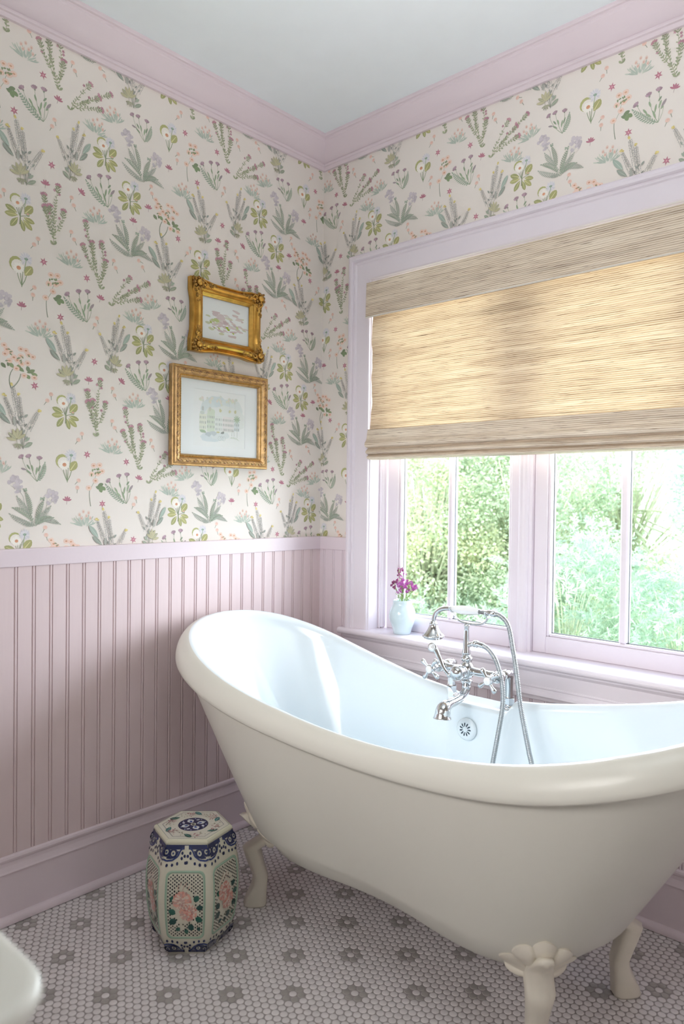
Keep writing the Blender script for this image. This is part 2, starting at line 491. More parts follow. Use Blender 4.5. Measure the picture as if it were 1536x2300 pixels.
def m_star2(rnd):
    A = Art(); A.stroke([(0, 0), (-.001, -.013)], .0014, .001, '#8d6a70')
    for a in (.35, .9, 1.45, 2.0, 2.7): A.leaf(0, -.003, a, .0155, .0055, '#ad4a70')
    return A


def m_buds(rnd, fl=1):
    A = Art()
    for (x, y, a) in [(-.003, .011, 1.3), (.004, -.010, 2.0)]:
        c, s = math.cos(a), math.sin(a)
        A.stroke([(x, y), (x - c * .017, y - s * .017)], .0022, .0016, '#6c7a60'); A.leaf(x - c * .008, y - s * .008, a, .011, .010, '#7f8a6c')
        A.blob(x, y, .0068, .0062, '#eabfae', 9); A.blob(x + c * .002, y + s * .002, .0038, .003, '#e3b09e', 7)
    return A


rnd = random.Random(11)
def m_thistle2(rnd):
    A = Art(); S = '#7d9570'
    for hx, hy, b in [(-.044, .068, .08), (-.024, .070, .04), (.006, .066, -.05)]:
        A.stroke(A.curve((0, .002), (hx, hy), b, 6), .0016, .001, S); a = math.atan2(hy, hx); A.leaf(hx * .93, hy * .93, a, .009, .006, '#6f7f66')
        for k in range(5): A.leaf(hx, hy - .001, a + (k - 2) * .42, .0115, .006, rnd.choice(['#9a7488', '#8c667c', '#a98398']))
    A.fern((0, .002), (.022, .054), .011, '#84a085', -.08, 11, '#6e8c6c')
    for (x, y, a, l) in [(-.020, .035, 2.2, .018), (-.012, .03, 1.8, .02), (-.004, .02, 1.4, .024), (-.016, .022, 2.5, .02), (.002, .03, 1.2, .02)]: A.leaf(x, y, a, l, .0055, rnd.choice(['#7c9a70', '#8ba67e', '#6f8e68']))
    A.leaf(-.030, .034, 2.9, .018, .006, '#8d7d86'); return A


MOT = {'spire': m_spire(rnd), 'thistle2': m_thistle2(rnd), 'clump': m_clump(rnd), 'yarrow': m_yarrow(rnd), 'thistle': m_thistle(rnd), 'tuft': m_tuft(rnd), 'bouquet': m_bouquet(rnd),
       'bstem': m_bstem(rnd), 'daisy': m_daisyleaf(rnd), 'star': m_star(rnd), 'star2': m_star2(rnd), 'buds': m_buds(rnd),
       'sprigU': m_sprig(rnd, [((0, 0), (.013, .170), .02), ((.002, .02), (-.028, .132), .06), ((.001, .03), (.030, .102), -.08), ((.004, .06), (-.012, .105), .05), ((-.004, .05), (-.026, .10), .05)]),
       'sprigT': m_sprig(rnd, [((0, 0), (-.053, .186), .02), ((0, .02), (.000, .138), -.04), ((-.01, .03), (-.060, .115), .04), ((0, .03), (.012, .085), -.05), ((-.02, .06), (-.032, .13), 0)]),
       'sprigD': m_sprig(rnd, [((0, 0), (.062, .098), .03), ((.01, .01), (.128, .096), .02), ((.02, .012), (.098, .038), .03), ((.03, .03), (.09, .07), 0)])}
CELL = [('spire', .003, .012, 1, 0), ('spireB', .254, .91, 1, 0), ('clump', .932, .217, 1, 0), ('sprigU', .075, .279, 1, 0), ('thistle', .414, .991, 1, 0), ('clump', .454, .758, 1, 0),
        ('yarrow', .662, .774, 1, 0), ('clump', .549, .951, 1, 0), ('yarrow', .495, .229, 1, 0), ('tuft', .331, .105, 1, .1), ('bouquet', .707, .064, 1, 0), ('sprigT', .283, .454, 1, 0),
        ('sprigD', .319, .534, 1, 0), ('tuft', .138, .378, 1, -.1), ('daisy', .87, .539, 1, 0), ('bstem', .963, .669, 1, 0), ('thistle', .159, .657, 1, 0), ('tuft', .904, .787, 1, 0),
        ('tuft', .56, .511, 1, .3), ('tuft', .431, .613, 1, -.2), ('thistle2', .723, .542, 1, 0), ('spire', .691, .372, 1, 0), ('star', .157, .863, 1, 0), ('star2', .103, .972, 1, 0),
        ('star2', .284, .954, 1, -.6), ('star2', .848, .635, 1, 0), ('star2', .664, .913, 1, .1), ('star2', .553, .019, 1, 0), ('star', .006, .382, 1, 0), ('star', .214, .412, 1, .4),
        ('star2', .266, .506, 1, -.2), ('star', .028, .655, 1, .2), ('star', .821, .038, 1, .5), ('buds', .226, .019, 1, 0), ('buds', .186, .203, 1, .1), ('buds', .991, .288, -1, .2),
        ('buds', .388, .296, 1, 0), ('buds', .547, .252, -1, -1.0), ('buds', .922, .547, 1, -.5), ('buds', .214, .64, -1, 0), ('buds', .706, .802, 1, -.2), ('buds', .879, .091, -1, .2)]
PAPER_BASE = (.82, .76, .705)


MOT['spireB'] = Art(); MOT['spireB'].p = [([(-x * .82 - .010, y) for x, y in p], c) for p, c in MOT['spire'].p]
for _n, _sx, _sy in (('bouquet', 1.22, 1.08), ('tuft', 1.12, 1.32), ('bstem', 1.1, 1.0)): MOT[_n].p = [([(x * _sx, y * _sy) for x, y in p], c) for p, c in MOT[_n].p]
for _k, _a in MOT.items(): _a.fade({'tuft': .38, 'buds': .30, 'yarrow': .32, 'spire': .32, 'spireB': .32, 'sprigU': .26, 'sprigT': .26, 'sprigD': .26}.get(_k, .23), PAPER_BASE)


def paper_motifs(mb, s0, s1, z0, z1, org, to3d, skip):
    """paste the repeat over s in [s0,s1], z in [z0,z1]; polygons sit .3 mm in front of the paper"""
    for i in range(-8, 12):
        for j in range(-4, 6):
            for name, a, b, fl, rot in CELL:
                s = org[0] + .619 * (a + i) + .137 * (b + j); z = org[1] - .546 * (b + j)
                if s < s0 - .15 or s > s1 + .15 or z < z0 - .2 or z > z1 + .05: continue
                c, sn = math.cos(rot), math.sin(rot)
                for k, (pts, col) in enumerate(MOT[name].p):
                    P = [(s + fl * (c * x - sn * y), z + sn * x + c * y) for x, y in pts]
                    mx = sum(p[0] for p in P) / len(P); mz = sum(p[1] for p in P) / len(P)
                    if mx < s0 or mx > s1 or mz < z0 or mz > z1 or skip(mx, mz): continue
                    d = .0003 + .000004 * k
                    mb.add([to3d(p[0], p[1], d) for p in P], [tuple(range(len(P)))], 0, False, col)


# left wall
mb = MB()
mb.box((-TH, YF - TH, -.05), (0, TH, ZC + .1), 0, PAPER_BASE)
paper_motifs(mb, YF, -.001, 1.03, 2.52, (-1.206, 2.079), lambda s, z, d: (d, s, z), lambda s, z: False)
tag(mb.build('wall_left', PAPER, fix=False), kind='structure')
# window wall
mb = MB()
for lo, hi in [((0, 0, -.05), (WX0, TH, ZC + .1)), ((WX1, 0, -.05), (XR, TH, ZC + .1)), ((WX0, 0, -.05), (WX1, TH, WZ0)), ((WX0, 0, WZ1), (WX1, TH, ZC + .1))]:
    mb.box(lo, hi, 0, PAPER_BASE)
inside = lambda s, z: WX0 - .08 < s < WX1 + .08 and z < WZ1 + .08
paper_motifs(mb, .001, XR, 1.03, 2.52, (-1.221, 2.079), lambda s, z, d: (s, -d, z), inside)
tag(mb.build('wall_back', PAPER, fix=False), kind='structure')
mb = MB(); mb.box((XR, YF - TH, -.05), (XR + TH, TH, ZC + .1)); tag(mb.build('wall_right', WHITE_WALL), kind='structure')
mb = MB(); mb.box((0, YF - TH, -.05), (XR, YF, ZC + .1)); tag(mb.build('wall_front', WHITE_WALL), kind='structure')
mb = MB(); mb.box((-TH, YF - TH, ZC), (XR + TH, TH, ZC + .12)); tag(mb.build('ceiling', CEIL), kind='structure')

# ---------------------------------------------------------------- tile floor
mb = MB()
mb.box((-TH, YF - TH, -.08), (XR + TH, TH, -.0016), 0)
CX, hy, ox, oy = .01785, .0105, .0573, -1.2185
cols = int(XR / CX) + 2
flower = set()
for i in range(-4, 60):
    for j in range(-30, 40):
        if (i + j) % 2: continue
        ci, cj = 6 * i, 10 * j
        for di, dj in [(0, 2), (0, -2), (1, 1), (1, -1), (-1, 1), (-1, -1)]: flower.add((ci + di, cj + dj))
SEG = 14; rt_ = .0093
ring = [(math.cos(2 * PI * k / SEG), math.sin(2 * PI * k / SEG)) for k in range(SEG)]
for ci in range(-3, cols):
    for cj in range(-260, 260):
        if (ci + cj) % 2: continue
        x, y = ox + ci * CX, oy + cj * hy
        if x < .01 or x > XR or y > -.01 or y < YF: continue
        g = (ci, cj) in flower
        V = [(x + rt_ * a, y + rt_ * b, -.0016) for a, b in ring] + [(x + rt_ * .97 * a, y + rt_ * .97 * b, -.0004) for a, b in ring] + [(x + rt_ * .86 * a, y + rt_ * .86 * b, 0) for a, b in ring]
        F = [(k, (k + 1) % SEG, SEG + (k + 1) % SEG, SEG + k) for k in range(SEG)] + [(SEG + k, SEG + (k + 1) % SEG, 2 * SEG + (k + 1) % SEG, 2 * SEG + k) for k in range(SEG)] + [tuple(range(2 * SEG, 3 * SEG))]
        mb.add(V, F, 2 if g else 1, True)
tag(mb.build('floor', [GROUT, TILE_W, TILE_G], fix=False), kind='structure')


# ------------------------------------------------ mouldings around the room
def corner_run(name, prof, closed=True, m=PINK, xr=XR):
    """profile (projection, z) run along the left wall, mitred at the corner, then along the window wall"""
    mb = MB()
    rings = [[(p, YF, z) for p, z in prof], [(p, -p, z) for p, z in prof], [(xr, -p, z) for p, z in prof]]
    mb.loft(rings, closed, True, 0, False)
    return mb


def split_run(nameL, nameB, prof, xr=XR, smooth=False):
    mb = MB(); mb.loft([[(p, YF, z) for p, z in prof], [(p, -p, z) for p, z in prof]], True, True, 0, smooth); a = tag(mb.build(nameL, PINK), kind='structure')
    mb = MB(); mb.loft([[(p, -p, z) for p, z in prof], [(xr, -p, z) for p, z in prof]], True, True, 0, smooth); b = tag(mb.build(nameB, PINK), kind='structure')
    return a, b


def arc(cx, cy, rx, ry, a0, a1, n=6): return [(cx + rx * math.cos(R(a0 + (a1 - a0) * i / n)), cy + ry * math.sin(R(a0 + (a1 - a0) * i / n))) for i in range(n + 1)]


H_ = ZC - ZB
crown = [(0, ZC), (.088, ZC), (.088, ZC - .006)] + [(.086, ZC - .011), (.080, ZC - .0125), (.0795, ZC - .016), (.076, ZC - .019), (.0745, ZC - .024)]
crown += [(.0745 - .056 * t, ZC - .024 - (H_ - .046) * (t ** 1.0) - .006 * math.sin(PI * t)) for t in [i / 8 for i in range(1, 9)]]
crown += [(.0215, ZB + .0215), (.022, ZB + .017), (.020, ZB + .0125), (.014, ZB + .011), (.0125, ZB + .007), (.010, ZB), (0, ZB)]
split_run('trim_1', 'trim_2', crown)
base = [(0, 0), (.020, 0), (.020, .137), (.0225, .1385), (.0235, .142), (.0215, .147), (.0175, .160), (.0165, .170), (.018, .172), (.020, .1745), (.0215, .180), (.0195, .186), (.014, .1895), (.010, .190), (0, .190)]
split_run('baseboard_left', 'baseboard_back', base)
shoe = [(.0195, .0015), (.0350, .0015)] + arc(.0195, .006, .0155, .017, 0, 90, 6)
split_run('trim_3', 'trim_4', shoe, smooth=False)
ZR, RB = 1.0485, .998                      # top and bottom of the flat wainscot rail
rail = [(0, RB), (.0165, RB), (.018, RB + .0015), (.020, ZR - .003), (.0185, ZR), (0, ZR)]
split_run('trim_5', 'trim_6', rail, xr=.165)


def bead_strip(L0, L1, first, g=.0509):
    """beadboard section: (along, projection) with a bead between two grooves every g"""
    pts = [(L0, .0135)]; k = math.ceil((L0 - first) / g)
    while first + k * g < L1 - .008:
        c = first + k * g; k += 1
        if c < L0 + .008: continue
        pts += [(c - .0062, .0135), (c - .0052, .0120), (c - .0048, .0100), (c - .0038, .0100), (c - .0034, .0120), (c - .0015, .0138), (c + .0015, .0138), (c + .0034, .0120), (c + .0038, .0100), (c + .0048, .0100), (c + .0052, .0120), (c + .0062, .0135)]
    pts.append((L1, .0135)); return pts


z0, z1 = .185, RB + .002
mb = MB(); bs = bead_strip(YF, -.0135, -.2134)
mb.loft([[(p, a, z) for a, p in bs] for z in (z0, z1)], False, False, 0, False)
tag(mb.build('trim_7', PINK_WALL, fix=False), kind='structure')
mb = MB(); bs = bead_strip(.0135, XR, .0135 + .024)
for xa, xb, zt in [(.0135, .18, z1), (.18, 1.60, .60), (1.60, XR, z1)]:
    seg = [(a, p) for a, p in bs if xa <= a <= xb]
    seg = [(xa, .0135)] + seg + [(xb, .0135)]
    mb.loft([[(a, -p, z) for a, p in seg] for z in (z0, zt)], False, False, 0, False)
tag(mb.build('trim_8', PINK, fix=False), kind='structure')
# ------------------------------------------------------------------- window
win = tag(empty('window_1', (0, 0, 0)), kind='structure')
cas = [(0, 0), (0, .021), (.0015, .0235), (.004, .022), (.006, .0245), (.009, .031), (.017, .034), (.0245, .033), (.0275, .028), (.0285, .0235), (.033, .0245), (.0375, .0235), (.040, .020), (.0415, .0185), (.098, .0180), (.103, .0165), (.105, .012), (.105, 0)]
XO0, XO1, ZO = .160, 1.595, 2.130
SILL = .7035
mb = MB()
rings = [[(XO0 + w, -t, SILL) for w, t in cas], [(XO0 + w, -t, ZO - w) for w, t in cas], [(XO1 - w, -t, ZO - w) for w, t in cas], [(XO1 - w, -t, SILL) for w, t in cas]]
mb.loft(rings, True, True, 0, False)
mb.build('casing', PINK_LIT, win)
mb = MB()      # jamb lining and stops
mb.rbox((WX0 - .004, -.0095, SILL - .02), (WX0 + .004, TH, WZ1 + .004), .002); mb.rbox((WX1 - .004, -.0095, SILL - .02), (WX1 + .004, TH, WZ1 + .004), .002)
mb.rbox((WX0, -.0095, WZ1 - .004), (WX1, TH, WZ1 + .004), .002)
for x0, x1 in [(WX0 + .003, WX0 + .020), (WX1 - .020, WX1 - .003)]:
    mb.rbox((x0, .052, SILL), (x1, .078, WZ1), .006); mb.rbox((x0, .046, SILL), (x0 + (.011 if x0 < .5 else .017), .054, WZ1), .003)
mb.build('jamb', PINK_LIT, win)
mb = MB()      # sill board with rounded nose
nose = [(TH, SILL), (-.040, SILL)] + [(-.040 - .012 * math.sin(R(a)), SILL - .012 + .012 * math.cos(R(a))) for a in (20, 45, 70, 90, 115, 140, 165, 180)] + [(TH, SILL - .026)]
n2 = [(y if y < .02 else -.001, z) for y, z in nose]
for xa, xb in ((.146, WX0 - .003), (WX1 + .003, 1.609)): mb.loft([[(x, y, z) for y, z in n2] for x in (xa, xb)], True, True, 0, False)
mb.loft([[(x, y, z) for y, z in nose] for x in (WX0 - .003, WX1 + .003)], True, True, 0, False)
mb.build('window_sill', PINK_LIT, win)
mb = MB()      # apron with a small bed mould, flat board and a stepped lower mould
ap = [(0, SILL - .026), (.034, SILL - .026), (.033, SILL - .031), (.028, SILL - .036), (.024, SILL - .040), (.0215, SILL - .0415), (.0215, SILL - .082), (.0235, SILL - .083), (.0245, SILL - .087), (.0225, SILL - .090), (.024, SILL - .097),
      (.030, SILL - .104), (.032, SILL - .110), (.030, SILL - .114), (.025, SILL - .116), (.0245, SILL - .124), (.022, SILL - .127), (0, SILL - .127)]
mb.loft([[(x, -p, z) for p, z in ap] for x in (.160, 1.595)], True, True, 0, False)
mb.build('apron', PINK_LIT, win)
mb = MB()      # centre mullion with a bowed face
mp = [(.853, .11), (.853, .066), (.858, .064), (.862, .060)] + [(.879 + .018 * math.cos(R(a)), .060 - .012 * math.sin(R(a))) for a in (165, 140, 115, 90, 65, 40, 15)] + [(.897, .062), (.900, .064), (.905, .066), (.905, .11)]
mb.loft([[(x, y, z) for x, y in mp] for z in (SILL, WZ1)], True, True, 0, False)
mb.build('mullion', PINK_LIT, win)
BLACKISH = mat('dark_spacer_bar', (.20, .23, .23), rough=.4)
for k, (a, b, gl0, gl1, m0, m1) in enumerate([(.284, .853, .347, .808, .558, .579), (.905, 1.474, .962, 1.417, 1.187, 1.211)]):
    sash = empty('sash', (0, 0, 0), win)
    ya, yb = .080, .122; zb, zt = .768, 1.985
    mb = MB()
    mb.rbox((a, ya, SILL), (gl0 - .010, yb, WZ1), .003); mb.rbox((gl1 + .010, ya, SILL), (b, yb, WZ1), .003)
    mb.rbox((gl0 - .011, ya, SILL), (gl1 + .011, yb, zb - .009), .003); mb.rbox((gl0 - .011, ya, zt + .009), (gl1 + .011, yb, WZ1), .003)
    # glazing bead stepping down to the glass
    for lo, hi in [((gl0 - .011, ya + .006, zb - .009), (gl0, yb, zt + .009)), ((gl1, ya + .006, zb - .009), (gl1 + .011, yb, zt + .009)), ((gl0, ya + .006, zb - .009), (gl1, yb, zb)), ((gl0, ya + .006, zt), (gl1, yb, zt + .009))]:
        mb.rbox(lo, hi, .0025)
    mb.build('sash_frame', PINK_LIT, sash)
    mb = MB(); mb.rbox((m0, .088, zb), (m1, .1035, zt), .005); mb.rbox((m0, .1095, zb), (m1, .124, zt), .004); mb.build('muntin', PINK_LIT, sash)
    mb = MB(); mb.box((gl0 - .002, .105, zb - .002), (gl1 + .002, .1085, zt + .002))
    mb.build('pane', GLASS, sash)
    mb = MB()
    for lo, hi in [((gl0, .1038, zb), (gl0 + .003, .1048, zt)), ((gl1 - .003, .1038, zb), (gl1, .1048, zt)), ((gl0, .1038, zb), (gl1, .1048, zb + .003)), ((m1, .1038, zb), (m1 + .0032, .1048, zt)), ((m0 - .001, .1038, zb), (m0, .1048, zt))]:
        mb.box(lo, hi)
    mb.build('spacer_bar', BLACKISH, sash)
# outside casing board
mb = MB()
for lo, hi in [((WX0 - .10, TH, WZ0 - .06), (WX0 + .012, TH + .025, WZ1 + .1)), ((WX1 - .012, TH, WZ0 - .06), (WX1 + .10, TH + .025, WZ1 + .1)), ((WX0 - .10, TH, WZ1 - .012), (WX1 + .1, TH + .025, WZ1 + .1)), ((WX0 - .12, TH, WZ0 - .045), (WX1 + .12, TH + .04, SILL))]:
    mb.rbox(lo, hi, .004)
mb.build('exterior_casing', mat('exterior_white_paint', (.8, .8, .8), rough=.5), win)


# -------------------------------------------------------------- roman shade
def shade_material(name, transl, dark):
    m, N, L, b = nt(name)
    uv = N.new('ShaderNodeUVMap'); uv.uv_map = 'UVMap'

    def noise(sx, sy, detail, w=0.):
        mp = N.new('ShaderNodeMapping'); mp.inputs['Scale'].default_value = (sx, sy, 1); mp.inputs['Location'].default_value = (w, w * 1.7, 0)
        L.new(uv.outputs[0], mp.inputs[0]); n = N.new('ShaderNodeTexNoise'); n.inputs['Scale'].default_value = 1; n.inputs['Detail'].default_value = detail
        n.inputs['Roughness'].default_value = .65
        L.new(mp.outputs[0], n.inputs['Vector']); return n.outputs['Fac']

    def ramp(src, *st):
        r = N.new('ShaderNodeValToRGB'); e = r.color_ramp.elements
        while len(e) < len(st): e.new(.5)
        for k, (p, c) in enumerate(st): e[k].position = p; e[k].color = (*lin(c), 1)
        L.new(src, r.inputs[0]); return r.outputs['Color']

    def mix(kind, f, a, b_):
        x = N.new('ShaderNodeMix'); x.data_type = 'RGBA'; x.blend_type = kind
        if isinstance(f, float): x.inputs[0].default_value = f
        else: L.new(f, x.inputs[0])
        L.new(a, x.inputs[6]); L.new(b_, x.inputs[7]); return x.outputs[2]
    streak = ramp(noise(5, 330, 5), (.30, '#9c8668'), (.42, '#bca587'), (.52, '#cfbc9e'), (.66, '#ddcfb6'))
    slub = ramp(noise(11, 360, 3, 3.), (.575, '#ffffff'), (.65, '#94775a'), (.74, '#604830'))
    broad = ramp(noise(1.6, 26, 3, 7.), (.3, '#b5a695'), (.48, '#e6dbcf'), (.68, '#ffffff'))
    c = mix('MULTIPLY', .8, streak, slub); c = mix('MULTIPLY', .8, c, broad)
    # pale binding threads, one every 4.2 mm
    sep = N.new('ShaderNodeSeparateXYZ'); L.new(uv.outputs[0], sep.inputs[0])
    nz = noise(14, 3, 1, 2.)
    ad = N.new('ShaderNodeMath'); ad.operation = 'MULTIPLY_ADD'; ad.inputs[1].default_value = .003; L.new(nz, ad.inputs[0]); L.new(sep.outputs[1], ad.inputs[2])
    mm = N.new('ShaderNodeMath'); mm.operation = 'MULTIPLY'; mm.inputs[1].default_value = 1 / .0060; L.new(ad.outputs[0], mm.inputs[0])
    frc = N.new('ShaderNodeMath'); frc.operation = 'PINGPONG'; frc.inputs[1].default_value = .5; L.new(mm.outputs[0], frc.inputs[0])
    th = ramp(frc.outputs[0], (.07, '#ffffff'), (.16, '#000000'))
    bw = N.new('ShaderNodeRGBToBW'); L.new(th, bw.inputs[0])
    half = N.new('ShaderNodeMath'); half.operation = 'MULTIPLY'; half.inputs[1].default_value = .62; L.new(bw.outputs[0], half.inputs[0])
    white = N.new('ShaderNodeRGB'); white.outputs[0].default_value = (*lin('#efe6d6'), 1)
    c = mix('MIX', half.outputs[0], c, white.outputs[0])
    hs = N.new('ShaderNodeHueSaturation'); hs.inputs['Value'].default_value = dark; hs.inputs['Saturation'].default_value = .72; L.new(c, hs.inputs['Color'])
    L.new(hs.outputs[0], b.inputs['Base Color']); b.inputs['Roughness'].default_value = .9; b.inputs['Specular IOR Level'].default_value = .15
    bp = N.new('ShaderNodeBump'); bp.inputs['Strength'].default_value = .5; bp.inputs['Distance'].default_value = .0012
    L.new(streak, bp.inputs['Height']); L.new(bp.outputs[0], b.inputs['Normal'])
    if transl:
        t = N.new('ShaderNodeBsdfTranslucent'); mx = N.new('ShaderNodeMixShader'); mx.inputs[0].default_value = transl
        hs2 = N.new('ShaderNodeMix'); hs2.data_type = 'RGBA'; hs2.blend_type = 'MULTIPLY'; hs2.inputs[0].default_value = 1
        L.new(c, hs2.inputs[6]); hs2.inputs[7].default_value = (*SHADE_TINT, 1)
        L.new(hs2.outputs[2], t.inputs['Color'])
        L.new(b.outputs[0], mx.inputs[1]); L.new(t.outputs[0], mx.inputs[2]); L.new(mx.outputs[0], N['Material Output'].inputs['Surface'])
    return m


SHADE_TINT = (1.0, .87, .68)
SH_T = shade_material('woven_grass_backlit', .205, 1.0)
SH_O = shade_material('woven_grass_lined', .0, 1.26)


def cloth(name, prof, xa, xb, m, parent, edge=0., nx=24):
    """sheet whose section (y,z) runs along x, with u = x and v = arc length"""
    L = [0]
    for a, b in zip(prof, prof[1:]): L.append(L[-1] + math.hypot(b[0] - a[0], b[1] - a[1]))
    V = []; F = []; U = []
    for i, (y, z) in enumerate(prof):
        w = edge * (math.sin(z * 41) * .6 + math.sin(z * 97 + 1) * .3)
        for k in range(nx + 1):
            t = k / nx; x = xa + (xb - xa) * t
            if k == 0: x += w
            if k == nx: x -= w
            V.append((x, y + .0012 * math.sin(x * 9 + i * .2) * (1 if edge else 0), z)); U.append((x, L[i]))
    for i in range(len(prof) - 1):
        for k in range(nx): F.append((i * (nx + 1) + k, i * (nx + 1) + k + 1, (i + 1) * (nx + 1) + k + 1, (i + 1) * (nx + 1) + k))
    me = bpy.data.meshes.new(name); me.from_pydata(V, [], F); me.materials.append(m)
    uv = me.uv_layers.new(name='UVMap')
    for lp in me.loops: uv.data[lp.index].uv = U[lp.vertex_index]
    for p in me.polygons: p.use_smooth = True
    o = bpy.data.objects.new(name, me); COL.objects.link(o); o.parent = parent
    return o


shade = tag(empty('roman_shade', (0, 0, 0)), 'woven natural grass roman shade with folded hem, half lowered over the window', 'window shade')
XS0, XS1 = .2705, 1.4845
val = [(-.0190, 2.012), (-.026, 2.012), (-.0295, 2.009), (-.030, 2.004)] + [(-.030 - .003 * i / 12, 2.0 - .117 * i / 12) for i in range(13)] + [(-.0335, 1.880), (-.031, 1.8785), (-.028, 1.880), (-.026, 1.89), (-.024, 1.93)]
cloth('valance', val, .2575, 1.4975, SH_O, shade)
mb = MB(); mb.rbox((.2573, -.0362, 1.8785), (1.4977, -.0295, 1.8835), .002); mb.build('edge_tape', mat('pale_edge_tape', (.74, .70, .63), rough=.9, var=.05, scale=80), bpy.data.objects['valance'])['label'] = 'pale woven edge tape along the valance hem'
RET = mat('woven_grass_return', (.46, .39, .30), rough=.9, var=.2, scale=40)
for x in (.2578, 1.4972 - .001):
    mb = MB(); mb.box((x, -.0285, 1.884), (x + .001, -.0190, 2.0115)); mb.build('valance_return', RET, shade)
body = [(-.014, 2.005 - .575 * i / 44) for i in range(45)]
body = [(y - .004 * math.sin(PI * i / 44) - .012 * max(0, (i - 34) / 10) ** 2, z) for i, (y, z) in enumerate(body)]
cloth('shade_panel', body, XS0 + .0085, XS1 - .0085, SH_T, shade, edge=.0035)
fold = cr([(-.0230, 1.462, 0), (-.026, 1.446, 0), (-.030, 1.424, 0), (-.040, 1.408, 0), (-.036, 1.396, 0), (-.020, 1.392, 0), (-.024, 1.388, 0), (-.033, 1.380, 0), (-.034, 1.374, 0), (-.026, 1.369, 0), (-.014, 1.3675, 0), (-.020, 1.364, 0), (-.027, 1.358, 0), (-.026, 1.353, 0), (-.014, 1.350, 0), (-.004, 1.3485, 0), (.006, 1.348, 0), (.012, 1.356, 0)], 5)
cloth('hem_fold', [(p.x, p.y) for p in fold], XS0 - .004, XS1 + .004, SH_O, shade)
cloth('hem_lining', [(.012, 1.356), (.006, 1.40), (-.020, 1.46)], XS0, XS1, SH_O, shade)
mb = MB()
mb.rbox((XS0 + .01, .02, 1.985), (XS1 - .01, .05, 2.016), .002); mb.build('headrail', mat('shade_headrail', (.6, .56, .5), rough=.6), shade)

# ------------------------------------------------------------- vase, flowers
VX, VY, VZ = .408, .022, SILL
mb = MB()
vp = [(.001, .0), (.030, 0), (.0325, .002), (.034, .012), (.038, .026), (.0445, .042), (.0485, .058), (.0495, .070), (.047, .084), (.0415, .097), (.0365, .106), (.0350, .114), (.0355, .122), (.0345, .1245), (.0325, .123), (.0325, .112), (.036, .10), (.044, .075), (.040, .04), (.028, .012), (.001, .01)]
mb.lathe(vp, 48, cap=False)
vase = mb.build('flower_vase', mat('pale_blue_glaze', (.66, .80, .85), rough=.14, coat=.4, var=.02, scale=8)); vase.location = (VX, VY, VZ)
tag(vase, 'pale blue glazed ceramic vase with a rounded belly, on the window sill', 'vase')
STEM = mat('green_stem', (.30, .42, .14), rough=.6, var=.2, scale=80)
FLW = [mat('magenta_petal', (.50, .08, .42), rough=.6, var=.25, scale=90), mat('violet_petal', (.55, .22, .52), rough=.6, var=.25, scale=90), mat('plum_bud', (.26, .05, .16), rough=.6, var=.2, scale=90)]
rnd = random.Random(5)
SPR = [((-.060, .052, .108), 'tall flower sprig leaning left towards the jamb with the highest plum buds', 3), ((-.052, .012, .058), 'short flower sprig with plum buds reaching furthest left over the vase', 3), ((-.026, .022, .080), 'flower sprig with red-violet buds just right of the leftmost sprigs', 5),
       ((-.006, .0, .068), 'flower sprig standing upright in the middle of the vase, violet blooms', 6), ((.010, -.014, .046), 'flower sprig at the front of the vase with the brightest magenta blooms', 7),
       ((.030, .004, .062), 'flower sprig with violet heads rising right of the middle', 6), ((.046, .012, .044), 'flower sprig with pale violet blooms leaning furthest right', 5)]
for (dx, dy, dz), lab, nfl in SPR:
    sp = tag(empty('flower_sprig', (VX, VY, VZ)), lab, 'flower', 'purple waxflower sprigs in the pale blue vase')
    b0 = Vector((dx * .2, dy * .2, .03)); b1 = Vector((dx * .30, dy * .30, .118)); tp = Vector((dx, dy, .124 + dz))
    main = cr([b0, b1, (b1 + tp) / 2 + Vector((0, 0, .006)), tp], 5)
    ms = MB(); ms.tube(main, .0011, 6); mf = MB(); ml = MB()
    heads = [tp]
    for k in range(nfl + 3):
        t = rnd.uniform(.45, .95); s0 = b1.lerp(tp, t); e = s0 + Vector((rnd.uniform(-.016, .016), rnd.uniform(-.014, .014), rnd.uniform(.006, .024)))
        ms.tube([s0, (s0 + e) / 2 + Vector((0, 0, .002)), e], .0006, 5); heads.append(e)
    for k in range(26):
        t = rnd.uniform(.0, .8); s0 = b1.lerp(tp, t); d = Vector((rnd.uniform(-1, 1), rnd.uniform(-1, 1), rnd.uniform(.6, 2))).normalized() * rnd.uniform(.010, .020)
        sd = d.cross(Vector((rnd.uniform(-1, 1), rnd.uniform(-1, 1), .2))).normalized() * .0012
        ml.add([s0, s0 + d * .5 + sd, s0 + d, s0 + d * .5 - sd], [(0, 1, 2, 3)])
    for hpt in heads:
        dark = dz > .1 and hpt.z > VZ - VZ + .20 or dx < -.05
        bl = rnd.random() < .75 and not dark
        for k in range(rnd.randint(3, 5)):
            p = hpt + Vector((rnd.uniform(-.005, .005), rnd.uniform(-.005, .005), rnd.uniform(-.004, .004)))
            if bl:
                nrm = Vector((rnd.uniform(-1, 1), -1, rnd.uniform(-.3, 1))).normalized(); M = frame_to(p, nrm)
                for q in range(5):
                    a = 2 * PI * q / 5 + .3; c, s = math.cos(a), math.sin(a)
                    mf.add([(0, 0, 0), (.0034 * math.cos(a - .45), .0034 * math.sin(a - .45), .0012), (.0064 * c, .0064 * s, .0018), (.0034 * math.cos(a + .45), .0034 * math.sin(a + .45), .0012)], [(0, 1, 2, 3)], rnd.choice((0, 0, 1)), True, None, M)
            else:
                mf.ball(p, rnd.uniform(.0024, .0036), 7, 5, 2 if dark else rnd.choice((0, 1, 2)), None, None, (1, 1, 1.25))
    ms.build('stem', STEM, sp); ml.build('leaves', STEM, sp, fix=False); mf.build('blooms', FLW, sp, fix=False)
